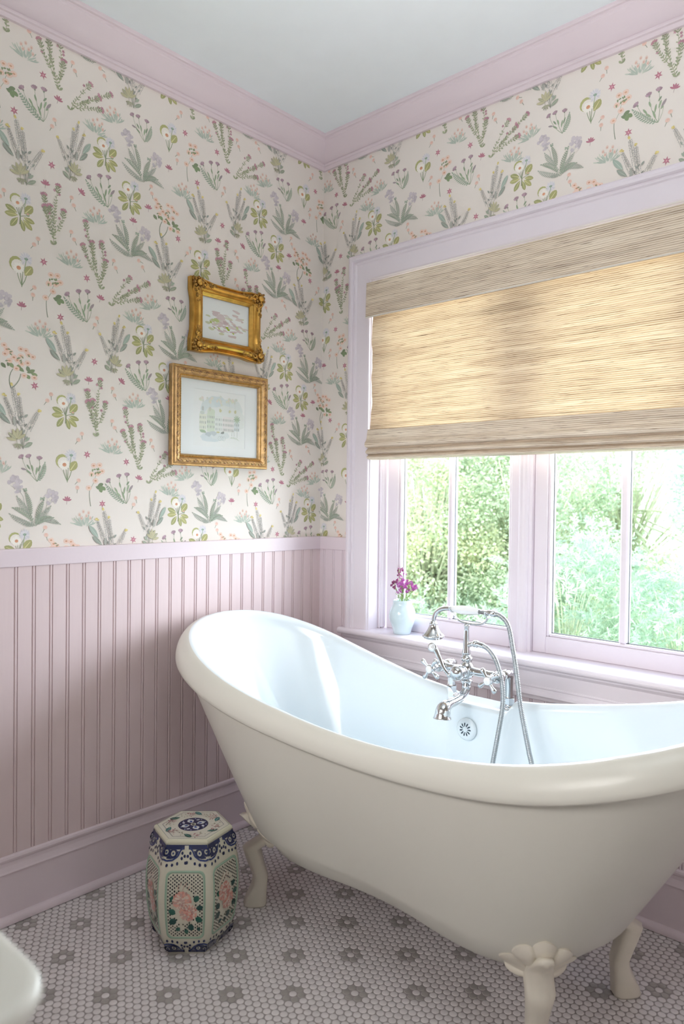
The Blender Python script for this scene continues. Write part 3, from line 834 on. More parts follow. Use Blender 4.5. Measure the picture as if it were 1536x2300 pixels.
# --------------------------------------------------------------------- tub
TX, TY = .9154, -.5398
TA, TB, TE, TK, TLIP = .8655, .2964, .5757, -.6485, .0597
TZ = [.6199, .6279, .6524, .6911, .7456, .8095]
_q = [(TA - TE) * 1.0]


def tub_params():
    """quarter parameters: list of ('c', phi) on the end cap and ('s', t) on the straight side"""
    q = [('c', PI / 2 * i / 46) for i in range(47)] + [('s', 1 - i / 40) for i in range(1, 41)]
    return q


def outline(off):
    a, b = TA - off, TB - off; Q = []
    for k, t in tub_params():
        if k == 'c': x = (a - TE) + TE * math.cos(t); s = math.sin(t)
        else: x = (a - TE) * t; s = 1.
        Q.append((x, s * b * (1 - TK * (x / a) ** 2)))
    n = len(Q)
    out = Q + [(-x, y) for x, y in Q[-2::-1]] + [(-x, -y) for x, y in Q[1:]] + [(x, -y) for x, y in Q[-2:0:-1]]
    return np.array(out)


def zspl(u):
    u = min(max(abs(u), 0), .9999); i = int(u * 5); t = u * 5 - i
    Z = [TZ[1]] + TZ + [2 * TZ[-1] - TZ[-2]]
    a, b, c, d = Z[i], Z[i + 1], Z[i + 2], Z[i + 3]
    return .5 * (2 * b + (c - a) * t + (2 * a - 5 * b + 4 * c - d) * t * t + (3 * b - a - 3 * c + d) * t ** 3)


O0 = outline(0.); NC = len(O0)
FAR = np.clip(O0[:, 1] / .25, 0, 1) * np.clip(1.25 - np.abs(O0[:, 0]) / .6, 0, 1)     # the far side sits a touch higher and further out
ZR_ = np.array([zspl(x / TA) for x, y in O0]) + .007 * FAR
DX, DHW, DZ = .012, .124, .600
ss = lambda t: (lambda q: q * q * (3 - 2 * q))(np.clip(t, 0, 1))
DW = np.where(O0[:, 1] > .1, ss((DHW + .008 - np.abs(O0[:, 0] - DX)) / .018), 0.)      # weight of the flat tap deck


def row(off, z, sx=1., sy=1., yb=0., dk=None):
    P = outline(off); X = P[:, 0] * sx; Y = (P[:, 1] + .012 * FAR) * sy + yb; Z = np.broadcast_to(z, (NC,)).copy()
    if dk is not None:
        yd, zd = dk; Y = Y * (1 - DW) + (yd if yd is not None else Y) * DW; Z = Z * (1 - DW) + zd * DW
    return [(TX + X[i], TY + Y[i], Z[i]) for i in range(NC)]


outer = []
ZB_, SX0, SY0 = .182, .590, .722
ZL = ZR_ - TLIP
for c, dz in [(.02, .0), (.5, -.001), (.80, .0), (.90, .004), (.955, .012), (.985, .026)]:
    outer.append(row(.026, ZB_ + dz, SX0 * c, SY0 * c, .018))
for i in range(1, 25):
    t = i / 24; t2 = .10 + .90 * t
    outer.append(row(.026 - .008 * t2, ZB_ + (ZL - ZB_) * t2, SX0 + (1 - SX0) * t2 ** 1.0, SY0 + (1 - SY0) * t2 ** .66, .018 * (1 - t2), None))
YO = TB + .068
outer.append(row(.012, ZL - .002, dk=(YO - .02, DZ - .050)))
outer.append(row(.003, ZL - .001, dk=(YO - .003, DZ - .049)))
RC = .030
for a in range(0, 91, 10):
    c, s = math.cos(R(a)), math.sin(R(a))
    outer.append(row(RC * (1 - c), ZL + .004 + (TLIP - .004) * s, dk=(YO - .022 * (1 - c), DZ - .045 + .045 * s)))
inner = [outer[-1]]
for t in (.33, .66): inner.append(row(RC + .002 * t, ZR_, dk=(YO - .022 - (YO - .022 - .262) * t, DZ)))
for a in range(0, 91, 15):
    c, s = math.cos(R(a)), math.sin(R(a))
    inner.append(row(RC + .003 + .018 * s, ZR_ - .030 * (1 - c), dk=(.262 - .013 * s, DZ - .013 * (1 - c))))
ZI = .238; zt = (ZR_ - .030) * (1 - DW) + (DZ - .013) * DW
for i in range(1, 25):
    t = 1 - i / 24 * .94
    sx = .56 + .44 * t ** .9; sy = .66 + .34 * t ** .7
    P = row(RC + .021, ZI + (zt - ZI) * t, sx, sy, .012 * (1 - t))
    k = max(0., (t - .45) / .55) ** .6
    P = [(x, y * (1 - DW[j] * k) + (TY + .249 - .02 * (1 - t)) * DW[j] * k, z) for j, (x, y, z) in enumerate(P)]
    inner.append(P)
b0 = .56 + .44 * .06 ** .9; b1 = .66 + .34 * .06 ** .7
for c, dz in [(.985, .012), (.95, .004), (.88, .0005), (.7, 0), (.4, 0), (.02, 0)]: inner.append(row(RC + .021, ZI + dz, b0 * c, b1 * c, .012))
tub = tag(empty('bathtub', (TX, TY, 0)), 'white double-slipper clawfoot bathtub standing on the tiled floor under the window', 'bathtub')
Pi = Matrix.Translation((-TX, -TY, 0))
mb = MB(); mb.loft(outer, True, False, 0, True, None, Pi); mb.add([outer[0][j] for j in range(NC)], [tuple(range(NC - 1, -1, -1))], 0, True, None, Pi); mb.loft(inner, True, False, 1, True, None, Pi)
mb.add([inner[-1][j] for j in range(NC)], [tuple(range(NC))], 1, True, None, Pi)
mb.build('tub_shell', [PORC_SHADE, PORC], tub, fix=False)
bpy.data.objects['tub_shell']['label'] = 'white enamel tub body with rolled rim'
# the four claw feet
from mathutils.bvhtree import BVHTree
FOOT = mat('cream_foot_paint', (.76, .71, .61), rough=.4, coat=.1, var=.04, scale=20)
_me = bpy.data.objects['tub_shell'].data
bvh = BVHTree.FromPolygons([tuple(v.co) for v in _me.vertices], [tuple(p.vertices) for p in _me.polygons])
for sx, sy, fx, fy in ((-1, -1, .458, .172), (1, -1, .440, .172), (1, 1, .482, .180), (-1, 1, .458, .172)):
    mb = MB()
    d = Vector((sx * math.cos(R(48)), sy * math.sin(R(48)), 0)); tn = Vector((-d.y, d.x, 0)); p0 = Vector((-.0104 + sx * fx, .0098 + sy * fy, 0))

    def hit(s, z):
        """distance of the tub skin from the foot axis along d, at lateral offset s and height z"""
        h = bvh.ray_cast(p0 + tn * s + Vector((0, 0, max(z, .212))) + d * .4, -d)[0]
        return (h - p0).dot(d) if h else -.05
    rings = []
    top = [(z, hit(0, z)) for z in (.205, .228, .250, .268)]
    secs = [(0, .008, .060, .048), (.006, .009, .066, .052), (.026, .006, .060, .050), (.044, .0, .050, .047), (.062, -.005, .042, .045), (.085, -.008, .040, .046), (.115, .002, .042, .050), (.145, .012, .046, .056), (.172, .019, .048, .063)]
    secs += [(z, h + .005 + .006 * k, .040 - .006 * k, .064 - .012 * k) for k, (z, h) in enumerate(top)]
    for z, ctr, ln, w in secs:
        rg = []
        for j in range(24):
            a = 2 * PI * j / 24; ca, sa = math.cos(a), math.sin(a)
            ex = math.copysign(abs(ca) ** .62, ca) * ln / 2; ey = math.copysign(abs(sa) ** .62, sa) * w / 2
            # toes along the front edge and a centre ridge up the leg
            if ca > 0: ex += (.003 * math.cos(3 * 2 * PI * ey / w) if z < .03 else .006 * max(0, 1 - abs(ey) / (w * .22)))
            rg.append(tuple(p0 + d * (ctr + ex) + tn * ey + Vector((0, 0, z))))
        rings.append(rg)
    mb.loft(rings, True, True, 0, True)
    # scallop shell laid against the tub
    NA, NR = 98, 9; front = []; back = []; ZS = .196
    for i in range(NA + 1):
        th = R(-112 + 224 * i / NA); q = abs(th) / R(112); lobe = abs(math.sin(PI * 7 * i / NA)) ** .6
        Rm = (.108 - .030 * q ** .8) * (.86 + .14 * lobe) * (1 - .62 * max(0., (q - .62) / .38) ** 1.3); fr, bk = [], []
        for j in range(NR + 1):
            t = j / NR; r_ = Rm * t; s_, z_ = r_ * math.sin(th) * 1.0, ZS + r_ * math.cos(th)
            h = hit(s_, z_)
            hgt = .007 + .020 * (1 - t) ** 1.3 + .007 * (lobe - .4) * min(1, 2.2 * t) * (1 - .3 * q) - (.004 if t > .99 else 0)
            base = p0 + tn * s_ + Vector((0, 0, z_)) + d * h
            fr.append(tuple(base + d * hgt)); bk.append(tuple(base - d * .004))
        front.append(fr); back.append(bk)
    mb.loft(front, False, False, 0, True); mb.loft(back, False, False, 0, True)
    mb.loft([[f[-1] for f in front], [b[-1] for b in back]], False, False, 0, True)
    mb.loft([front[0], back[0]], False, False, 0, True); mb.loft([front[-1], back[-1]], False, False, 0, True)
    tag(mb.build('claw_foot', FOOT, tub), 'cream painted claw foot with a scallop shell top')
# overflow cover on the inside wall under the tap deck
OVM = frame_to((.900 - TX, -.2995 - TY, .529), (0, -1, .09))
mb = MB()
mb.lathe([(.0005, .0075), (.012, .0075), (.022, .0065), (.029, .004), (.0325, .0005), (.033, -.003), (.0005, -.003)], 48, 0, True, None, OVM, False)
mb.lathe([(.0005, .0088), (.003, .0086), (.0042, .0074)], 16, 0, True, None, OVM, False)
for k in range(11):
    a = 2 * PI * k / 11; c, s = math.cos(a), math.sin(a); V = []
    for i in range(12):
        b = 2 * PI * i / 12; lx = .0135 + .0062 * math.cos(b); ly = .0022 * math.sin(b) * (1.15 if math.cos(b) > 0 else .75)
        V.append((c * lx - s * ly, s * lx + c * ly, .00795 - .0000 * i - max(0, lx - .012) * .11))
    mb.add(V, [tuple(range(12))], 1, False, None, OVM)
ov = mb.build('overflow_cover', [PORC, mat('dark_slot', (.03, .05, .07), rough=.6)], tub, fix=False)
ov['label'] = 'round white overflow cover with dark petal slots'

# ------------------------------------------------------------------- faucet
FX0, FX1, FXC, FY, FZ = .805, 1.003, .893, -.292, .700
fct = tag(empty('bath_faucet', (FXC, -.24, DZ)), 'chrome deck-mounted bath faucet with cross handles, on the tub rim', 'faucet')
FT = Matrix.Translation((-FXC, .24, -DZ))
for x in (FX0, FX1):
    mb = MB(); T = FT @ Matrix.Translation((x, -.238, DZ))
    mb.lathe([(.0005, 0), (.0245, 0), (.0255, .0025), (.0235, .0055), (.017, .0075), (.0145, .010), (.0145, .012)], 32, 0, True, None, T, False)
    mb.lathe([(.0165, .011), (.0172, .013), (.0172, .031), (.0165, .033), (.0005, .033)], 6, 0, False, None, T, False)
    mb.lathe([(.0125, .033), (.0120, .05), (.0120, .086), (.0135, .088), (.0135, .094), (.012, .096)], 8, 0, False, None, T, False)
    mb.tube([(0, 0, .086), (0, 0, .094), (0, -.006, .1005), (0, -.018, .1015), (0, -.045, .1005)], [.0118, .013, .0135, .013, .0120], 14, 0, True, None, True, T)
    mb.tube([(0, .012, .098), (0, 0, .0995), (0, -.01, .1005)], [.011, .0125, .0125], 14, 0, True, None, True, T)
    mb.build('riser_leg', CHROME, fct)
mb = MB()
V_ = lambda x, y, z: (x - FXC, y + .24, z - DZ)
mb.tube([V_(FX0, FY, FZ), V_(FX0 + .03, FY, FZ), V_(FXC - .03, FY, FZ), V_(FXC, FY, FZ), V_(FXC + .03, FY, FZ), V_(FX1 - .03, FY, FZ), V_(FX1, FY, FZ)], [.0135, .0105, .0115, .016, .0115, .0105, .0135], 18)
for x in (FX0, FX1): mb.ball(V_(x, FY, FZ), .0175, 20, 14)
mb.lathe([(.0005, -.046), (.0125, -.046), (.0125, -.036), (.0165, -.035), (.0175, -.031), (.0165, -.027), (.0125, -.026), (.0125, -.020), (.019, -.018), (.0215, -.010), (.0225, 0), (.0205, .012), (.0160, .020), (.0115, .024), (.0115, .026), (.0155, .028), (.0165, .034), (.0155, .040), (.0115, .042), (.0105, .046), (.0005, .046)], 28, 0, True, None, Matrix.Translation(V_(FXC, FY, FZ)), False)
mb.build('mixer_body', CHROME, fct)
for x, lab in ((FX0, 1), (FX1, 2)):
    M = FT @ frame_to((x, FY, FZ), (0, -1, -.02))
    mb = MB()
    mb.lathe([(.0155, .010), (.0165, .014), (.0165, .020), (.0145, .024), (.0105, .027), (.0085, .033), (.0105, .037), (.0105, .042), (.0075, .046), (.0065, .056), (.009, .058), (.0005, .058)], 24, 0, True, None, M, False)
    mb.lathe([(.0075, .052), (.0125, .055), (.0135, .060), (.0125, .066), (.0005, .067)], 24, 0, True, None, M, False)
    for k in range(4):
        a = R(45 + 90 * k + (8 if x < .9 else -10)); c, s = math.cos(a), math.sin(a)
        mb.tube([(c * r, s * r, .060 + .0015 * math.sin(r * 90)) for r in (.008, .014, .020, .026, .032, .0365, .0385)], [.0052, .0042, .0046, .0062, .0074, .0062, .002], 12, 0, True, None, True, M)
    h = mb.build('cross_handle', CHROME, fct)
    mb = MB(); mb.lathe([(.0112, .0655), (.0112, .0682), (.0095, .0700), (.0005, .0705)], 28, 0, True, None, M, False); mb.build('handle_button', PORC_GRIP, h)
# diverter ball with curved lever
M = FT @ frame_to((FXC, FY - .006, FZ - .001), (-.10, -1, 0))
mb = MB()
mb.lathe([(.0150, .008), (.0185, .012), (.0190, .018), (.0165, .021), (.0195, .026), (.0222, .034), (.0222, .042), (.0195, .050), (.0140, .0555), (.007, .058), (.0005, .0585)], 28, 0, True, None, M, False)
mb.build('diverter_valve', CHROME, fct)
mb = MB()
lv = cr([(.880, -.338, .687), (.868, -.345, .690), (.852, -.350, .708), (.838, -.350, .732), (.826, -.350, .752), (.814, -.352, .768)], 5)
nL = len(lv); mb.tube([V_(*p) for p in lv], [.0058 + .0052 * max(0, (i / (nL - 1) - .35) / .65) ** 1.4 for i in range(nL)], 14, 0, True, None, True, None, .85)
mb.ball(V_(.868, -.345, .690), .0078, 14, 10)
le = mb.build('diverter_lever', CHROME, fct)
ML = FT @ frame_to((.815, -.356, .7655), (.28, -1, .25))
mb = MB(); mb.lathe([(.0005, .0), (.0128, 0), (.0132, .0035), (.0115, .0050), (.0005, .005)], 28, 0, True, None, ML, False); mb.build('lever_rim', CHROME, le)
mb = MB(); mb.lathe([(.0100, .0048), (.0098, .0056), (.0005, .0062)], 24, 0, True, None, ML, False); mb.build('lever_button', PORC_GRIP, le)
mb = MB()
sp_ = cr([(FXC, FY, FZ - .046), (FXC, FY - .004, FZ - .058), (FXC, FY - .026, FZ - .074), (FXC, FY - .060, FZ - .081), (FXC, FY - .092, FZ - .083), (FXC, FY - .114, FZ - .090), (FXC, FY - .121, FZ - .107), (FXC, FY - .122, FZ - .116)], 5)
nS = len(sp_); rad = []
for i in range(nS):
    t = i / (nS - 1); rad.append(float(.0135 - .0015 * math.sin(PI * min(1, t / .6)) + .0085 * ss((t - .5) / .3) + (.0045 * max(0, (t - .86) / .14))))
mb.tube([V_(*p) for p in sp_], rad, 20, 0, True, None, True)
mb.build('spout', CHROME, fct)
mb = MB()
XR_, YR_ = .889, FY + .003
mb.tube([V_(XR_, YR_, z) for z in (.744, .752, .760, .815, .826, .827, .833, .836)], [.0125, .0125, .0105, .0075, .0068, .0085, .0085, .006], 16)
mb.tube([V_(XR_, YR_, .772), V_(XR_ + .010, YR_, .775), V_(XR_ + .018, YR_, .779), V_(XR_ + .026, YR_, .7805)], [.007, .0068, .0068, .0068], 14)
mb.build('riser_tube', CHROME, fct)
mb = MB()
cra = cr([(.838, YR_, .8665), (.846, YR_, .857), (.856, YR_, .846), (.870, YR_, .840), (.889, YR_, .8375), (.915, YR_, .8375), (.938, YR_, .841), (.952, YR_, .850), (.960, YR_, .8625)], 5)
mb.tube([V_(*p) for p in cra], .0032, 10)
for x, z in ((.838, .8665), (.960, .8625)):      # forked ends that carry the handset
    for s in (-1, 1): mb.tube([V_(*p) for p in cr([(x, YR_, z - .002), (x + .001, YR_ + s * .007, z + .0005), (x - .002, YR_ + s * .0125, z + .008), (x - .003, YR_ + s * .014, z + .016)], 4)], .0026, 8)
mb.build('cradle', CHROME, fct)

# ------------------------------------------------------------- hand shower
hs = tag(empty('hand_shower', (.88, YR_, .873)), 'telephone-style chrome hand shower with white porcelain grip, resting in the faucet cradle', 'hand shower')
HT = lambda x, y, z: (x - .88, y - YR_, z - .873)
HZ = .8745
mb = MB()
mb.tube([HT(*p) for p in cr([(.836, YR_, HZ), (.818, YR_, HZ - .001), (.797, YR_, HZ - .006), (.780, YR_, HZ - .018), (.772, YR_, HZ - .034), (.770, YR_, HZ - .046)], 6)], .0068, 14)
MH = Matrix.Translation(HT(.7695, YR_, HZ - .098))
mb.lathe([(.0005, 0), (.024, -.001), (.0285, .001), (.0290, .0035), (.031, .004), (.0335, .006), (.0335, .0095), (.0300, .0125), (.0240, .018), (.0185, .026), (.0140, .036), (.0118, .043), (.0122, .0445), (.0122, .047), (.0085, .049), (.0085, .054), (.0005, .055)], 36, 0, True, None, MH, False)
mb.build('shower_head', CHROME, hs)
mb = MB()
mb.tube([HT(.8355 + .0965 * t, YR_, HZ + .002 * t) for t in (0, .01, .12, .25, .38, .62, .75, .88, .99, 1)], [.004, .0088, .0098, .0118, .0132, .0132, .0118, .0098, .0088, .004], 8, 0, False)
mb.build('grip', PORC_GRIP, hs)['label'] = 'white porcelain grip'
mb = MB(); mb.tube([HT(.931, YR_, HZ + .002), HT(.957, YR_, HZ + .002), HT(.958, YR_, HZ + .002), HT(.984, YR_, HZ + .001), HT(.985, YR_, HZ + .001)], [.0068, .0068, .0088, .0088, .006], 14); mb.build('ferrule', CHROME, hs)


def hose(pts):
    P = cr(pts, 14); L = [0.]
    for a, b in zip(P, P[1:]): L.append(L[-1] + (b - a).length)
    tot = L[-1]; step = .00115; out = []; rad = []; i = 0; n = int(tot / step)
    for k in range(n + 1):
        s = k * step
        while i < len(L) - 2 and L[i + 1] < s: i += 1
        out.append(P[i].lerp(P[i + 1], (s - L[i]) / max(L[i + 1] - L[i], 1e-9))); rad.append((.0052, .0068, .0070, .0068)[k % 4])
    return out, rad


hp, hr = hose([(.984, YR_, HZ + .001), (1.000, -.292, HZ - .001), (1.020, -.294, HZ - .013), (1.034, -.297, .840), (1.047, -.302, .796), (1.062, -.311, .750), (1.076, -.322, .705), (1.092, -.333, .645), (1.113, -.345, .583), (1.135, -.362, .535), (1.155, -.382, .492), (1.160, -.420, .400), (1.150, -.45, .310),
               (1.115, -.46, .268), (1.075, -.45, .275), (1.045, -.43, .320), (1.034, -.40, .400), (1.034, -.382, .461), (1.037, -.355, .556), (1.039, -.338, .620), (1.034, -.326, .662), (1.020, -.316, .708), (.998, -.306, .748), (.970, -.296, .771), (.945, -.291, .780), (.920, YR_, .7812)])
mb = MB(); mb.tube([HT(*p) for p in hp], hr, 10); mb.build('hose', HOSE_M, hs)
mb = MB(); mb.tube([HT(*p) for p in [(.914, YR_, .7806), (.916, YR_, .7806), (.926, YR_, .7812), (.9265, YR_, .7812), (.948, -.2905, .7793)]], [.0095, .0102, .0102, .0078, .0078], 14); mb.build('hose_nut', CHROME, hs)
# ---------------------------------------------------------- framed pictures
GOLD = mat('antique_gold_leaf', (.62, .36, .085), rough=.30, metal=.92, var=.22, scale=28, bump=.25, bscale=120)
GOLD_D = mat('dark_gilt_relief', (.34, .19, .05), rough=.42, metal=.85, var=.5, scale=120)
BRONZE = mat('rose_bronze_gilt', (.58, .38, .18), rough=.36, metal=.8, var=.25, scale=60, bump=.2, bscale=150)
BRONZE_D = mat('dark_bronze_relief', (.36, .22, .13), rough=.45, metal=.7, var=.4, scale=150)
MATB = mat('white_mat_board', (.88, .91, .92), rough=.85, var=.01)
ARTM = mat_vcol('watercolour_paper', rough=.9, spec=.1)
PGLASS = mat_glass('picture_glass', ior=1.10)


def frame_rails(mb, w, h, prof, sweep=0., n=18, m=0):
    """four mitred rails; local x = right, y = up, z = out of the wall; prof = (inset, thickness)"""
    for ax in range(4):
        L = w if ax % 2 == 0 else h; D = h if ax % 2 == 0 else w
        rings = []
        for i in range(n + 1):
            t = -1 + 2 * i / n; rg = []
            for ins, th in prof:
                q = 1 - (ins / prof[-1][0])
                rec = sweep * max(0., 1 - (abs(t) / .62) ** 4) * q if sweep else 0.
                a = t * (L / 2 - ins); b = D / 2 - ins - rec
                x, y = [(a, b), (b, -a), (-a, -b), (-b, a)][ax]
                rg.append((x, y, th))
            rings.append(rg)
        mb.loft(rings, False, False, m, False)


def bead_row(mb, w, h, ins, z, r, m=0, pitch=None):
    p = pitch or r * 2.1
    for ax in range(4):
        L = (w if ax % 2 == 0 else h) - 2 * ins; n = int(L / p)
        for i in range(n):
            a = -L / 2 + (i + .5) * L / n; b = ((h if ax % 2 == 0 else w) / 2 - ins)
            x, y = [(a, b), (b, -a), (-a, -b), (-b, a)][ax]
            mb.ball((x, y, z), r, 7, 4, m)


def art_mesh(art, base, w, h, z, parent, name='artwork'):
    mb = MB(); mb.box((-w / 2, -h / 2, z - .0012), (w / 2, h / 2, z), 0, base)
    for k, (pts, col) in enumerate(art.p):
        mb.add([(x, y, z + .00004 + .000004 * k) for x, y in pts], [tuple(range(len(pts)))], 0, False, col)
    return mb.build(name, ARTM, parent, fix=False)


WALLM = Matrix(((0, 0, 1, 0), (1, 0, 0, 0), (0, 1, 0, 0), (0, 0, 0, 1)))     # local x -> +y, y -> +z, z -> +x


def on_wall(o, y, z):
    M = WALLM.copy(); M.translation = (.0008, y, z); o.matrix_world = M


rnd = random.Random(8)
# upper: small swept frame with corner scrollwork
fr = tag(empty('picture_frame'), 'small ornate gold frame around a blush and green watercolor, the upper picture', 'picture frame')
W_, Hh = .314, .250
mb = MB()
prof = [(0, .002), (0, .020), (.002, .024), (.006, .0245), (.009, .021), (.012, .024), (.017, .0345), (.024, .038), (.031, .035), (.036, .027), (.0385, .0245), (.040, .0255), (.042, .0245), (.046, .0215), (.049, .0185), (.053, .015), (.054, .010)]
frame_rails(mb, W_, Hh, prof, .0075)
mb.build('frame', GOLD, fr, fix=False)
mb = MB(); bead_row(mb, W_, Hh, .0435, .0245, .0021); mb.build('bead_trim', GOLD, fr, fix=False)
for sx in (-1, 1):
    for sy in (-1, 1):
        mb = MB(); cx, cy = sx * (W_ / 2 - .022), sy * (Hh / 2 - .022)
        mb.ball((cx, cy, .041), .010, 14, 9, 1, None, None, (1.15, 1.15, .8))
        for k in range(9):
            a = 2 * PI * k / 9 + .3; mb.ball((cx + .0165 * math.cos(a), cy + .0165 * math.sin(a), .037), .0062, 9, 6, 0, None, None, (1, 1, .8))
        for ax in (0, 1):       # acanthus runs along both rails
            for q in range(26):
                t = rnd.uniform(.012, .078); o_ = rnd.uniform(-.015, .012) * (1 - t / .1)
                px, py = (cx - sx * t, cy + sy * o_) if ax == 0 else (cx + sx * o_, cy - sy * t * .82)
                mb.ball((px, py, .035 - .05 * abs(o_ + .002) / .1 + rnd.uniform(-.001, .002)), rnd.uniform(.0028, .0055), 8, 5, 0 if rnd.random() < .8 else 1, None, None, (rnd.uniform(.8, 1.5), rnd.uniform(.8, 1.5), .7))
            pts = [(cx - sx * (.012 + .062 * t), cy + sy * .010 * math.sin(t * 9)) if ax == 0 else (cx + sx * .010 * math.sin(t * 9), cy - sy * (.012 + .052 * t)) for t in [i / 12 for i in range(13)]]
            mb.tube([(x, y, .0385 - .006 * i / 12) for i, (x, y) in enumerate(pts)], [.0034 - .0002 * i for i in range(13)], 7, 1)
        for q in range(22):
            mb.ball((cx + sx * rnd.uniform(-.004, .020), cy + sy * rnd.uniform(-.004, .020), rnd.uniform(.026, .034)), rnd.uniform(.003, .006), 8, 5, 0 if rnd.random() < .7 else 1)
        mb.build('corner_ornament', [GOLD_D, GOLD], fr, fix=False)
A = Art(); wi, hi = W_ - .106, Hh - .106
for i in range(70):
    x = rnd.gauss(0, .045); y = rnd.gauss(-.008, .022)
    c = rnd.choice(['#dccfcf', '#d8cac8', '#e0d6d2', '#cfd2b4', '#d5d8bb', '#dcdcd4', '#d3c2c4'])
    if abs(x) < .088 and abs(y) < .052: A.blob(x, y, rnd.uniform(.006, .020), rnd.uniform(.002, .005), c, 9, rnd.uniform(-.3, .2), .25, rnd)
for x, y, r_, c in [(-.045, .018, .016, '#d3c4c6'), (-.02, .012, .02, '#d9cccc'), (-.055, -.004, .010, '#c6cf9a'), (-.04, -.002, .012, '#c2cc90'), (-.065, -.012, .006, '#b5c46a'), (.006, -.020, .007, '#a9bf3e'), (.012, -.026, .006, '#9fb63a'), (.034, -.036, .005, '#b3c556'), (.05, -.012, .008, '#ccd39e'), (.0, -.004, .012, '#cdb9bd'), (.04, -.008, .008, '#d0c0c4'), (-.03, -.028, .006, '#c6cf86'), (-.05, -.03, .004, '#b8c46c')]:
    A.blob(x, y, r_, r_ * .5, c, 9, -.3, .25, rnd)
art_mesh(A, (.86, .89, .88), wi + .004, hi + .004, .0085, fr)
mb = MB(); mb.box((-wi / 2 - .001, -hi / 2 - .001, .0105), (wi / 2 + .001, hi / 2 + .001, .0118)); mb.build('glazing', PGLASS, fr)
on_wall(fr, -.4975, 1.8175)

# lower: bronze-gold frame, wide white mat
fr = tag(empty('picture_frame'), 'wider bronze-gold frame with a white mat and pale townscape print, the lower picture', 'picture frame')
W_, Hh = .4155, .335
mb = MB()
prof = [(0, .002), (0, .0215), (.0015, .0235), (.0045, .0240), (.007, .0225), (.010, .0245), (.013, .0280), (.0185, .0300), (.024, .0290), (.0275, .0245), (.030, .0215), (.033, .0205), (.036, .0165), (.0395, .013), (.040, .009)]
frame_rails(mb, W_, Hh, prof); mb.build('frame', BRONZE, fr, fix=False)
mb = MB(); bead_row(mb, W_, Hh, .0325, .0212, .0025, 0, .0056); mb.build('bead_trim', GOLD, fr, fix=False)
mb = MB(); bead_row(mb, W_, Hh, .0022, .0240, .0013, 0, .0042); mb.build('edge_beading', GOLD, fr, fix=False)
mb = MB()       # running scroll ornament
for ax in range(4):
    L = (W_ if ax % 2 == 0 else Hh) - 2 * .018; n = int(round(L / .0155))
    for i in range(n):
        a0 = -L / 2 + (i + .5) * L / n; b0 = ((Hh if ax % 2 == 0 else W_) / 2 - .0185); pts = []
        for k in range(9):
            th = .4 + 4.6 * k / 8; r_ = .0058 - .00032 * k; a, b = a0 + r_ * math.cos(th), b0 + r_ * math.sin(th)
            x, y = [(a, b), (b, -a), (-a, -b), (-b, a)][ax]; pts.append((x, y, .0302 - .0003 * k))
        mb.tube(pts, [.0019] * 8 + [.0026], 6, i % 2)
        x, y = [(a0 + .0075, b0), (b0, -a0 - .0075), (-a0 - .0075, -b0), (-b0, a0 + .0075)][ax]; mb.ball((x, y, .0298), .0022, 7, 5, 0)
mb.build('scroll_ornament', [BRONZE, BRONZE_D], fr, fix=False)
iw, ih = W_ - .080, Hh - .080
SW, SH = .228, .196
mb = MB(); o4 = [(-iw / 2, -ih / 2), (iw / 2, -ih / 2), (iw / 2, ih / 2), (-iw / 2, ih / 2)]; i4 = [(-SW / 2, -SH / 2), (SW / 2, -SH / 2), (SW / 2, SH / 2), (-SW / 2, SH / 2)]
i5 = [(x * .985, y * .985) for x, y in i4]
mb.loft([[(x, y, .0085) for x, y in o4], [(x, y, .0085) for x, y in i4], [(x, y, .0062) for x, y in i5]], True, False)
mb.build('mat_board', MATB, fr, fix=False)
A = Art()
for x, y, r_, ry, c in [(-.015, .055, .05, .026, '#d6e3e6'), (.045, .06, .045, .016, '#dde8ea'), (-.05, .03, .035, .03, '#dbe7e8'), (-.04, -.065, .045, .016, '#d8e4e8'), (.0, -.055, .04, .018, '#e0e9ea'), (.07, .04, .03, .03, '#e3ecec'), (.02, .0, .09, .05, '#e9eeec')]: A.blob(x, y, r_, ry, c, 16, 0, .12, rnd)
for x0, x1, y0, y1, c in [(-.088, -.058, -.042, .014, '#e6ebd9'), (-.056, -.022, -.046, .018, '#d5e3cc'), (-.020, .010, -.042, .012, '#e5ebe6'), (.012, .062, -.04, .012, '#ece7e6'), (.064, .088, -.036, .016, '#dde6ea')]:
    A.poly([(x0, y0), (x1, y0), (x1, y1), (x0, y1)], c)
    nw = max(3, int((x1 - x0) / .0062))
    for ry in range(3):
        for k in range(nw):
            x = x0 + (k + .5) * (x1 - x0) / nw; y = y1 - .012 - .017 * ry; g = rnd.choice(['#9fa8a3', '#b4bab4', '#8d9691', '#c4c8c2'])
            A.poly([(x - .0015, y - .0045), (x + .0015, y - .0045), (x + .0015, y + .004), (x - .0015, y + .004)], g)
A.blob(-.038, .024, .016, .012, '#d3e0c9', 12, 0, .1, rnd); A.blob(-.076, .018, .010, .006, '#cdd8cf', 10)
for x in (-.075, -.045, .0, .042, .066):     # pale balloon-like bunches in the sky
    for k in range(9): A.blob(x + rnd.gauss(0, .007), .068 + rnd.gauss(0, .006), .0042, .005, rnd.choice(['#e3e6cf', '#dfe2d2', '#e9e0d6', '#d9e0d6']), 8)
    A.stroke([(x, .06), (x + .002, .040)], .0006, .0006, '#c8cbc4'); A.blob(x + .002, .032, .0052, .0075, rnd.choice(['#b8c0bd', '#dcc0c2', '#d2cf9a', '#c9cbb8']), 7, 0, .3, rnd)
A.blob(-.074, -.046, .014, .005, '#8fae84', 10, -.1, .2, rnd); A.blob(-.048, -.055, .012, .007, '#b4c3c6', 9, 0, .3, rnd); A.blob(-.028, -.050, .014, .009, '#c0ccd0', 9, 0, .3, rnd)
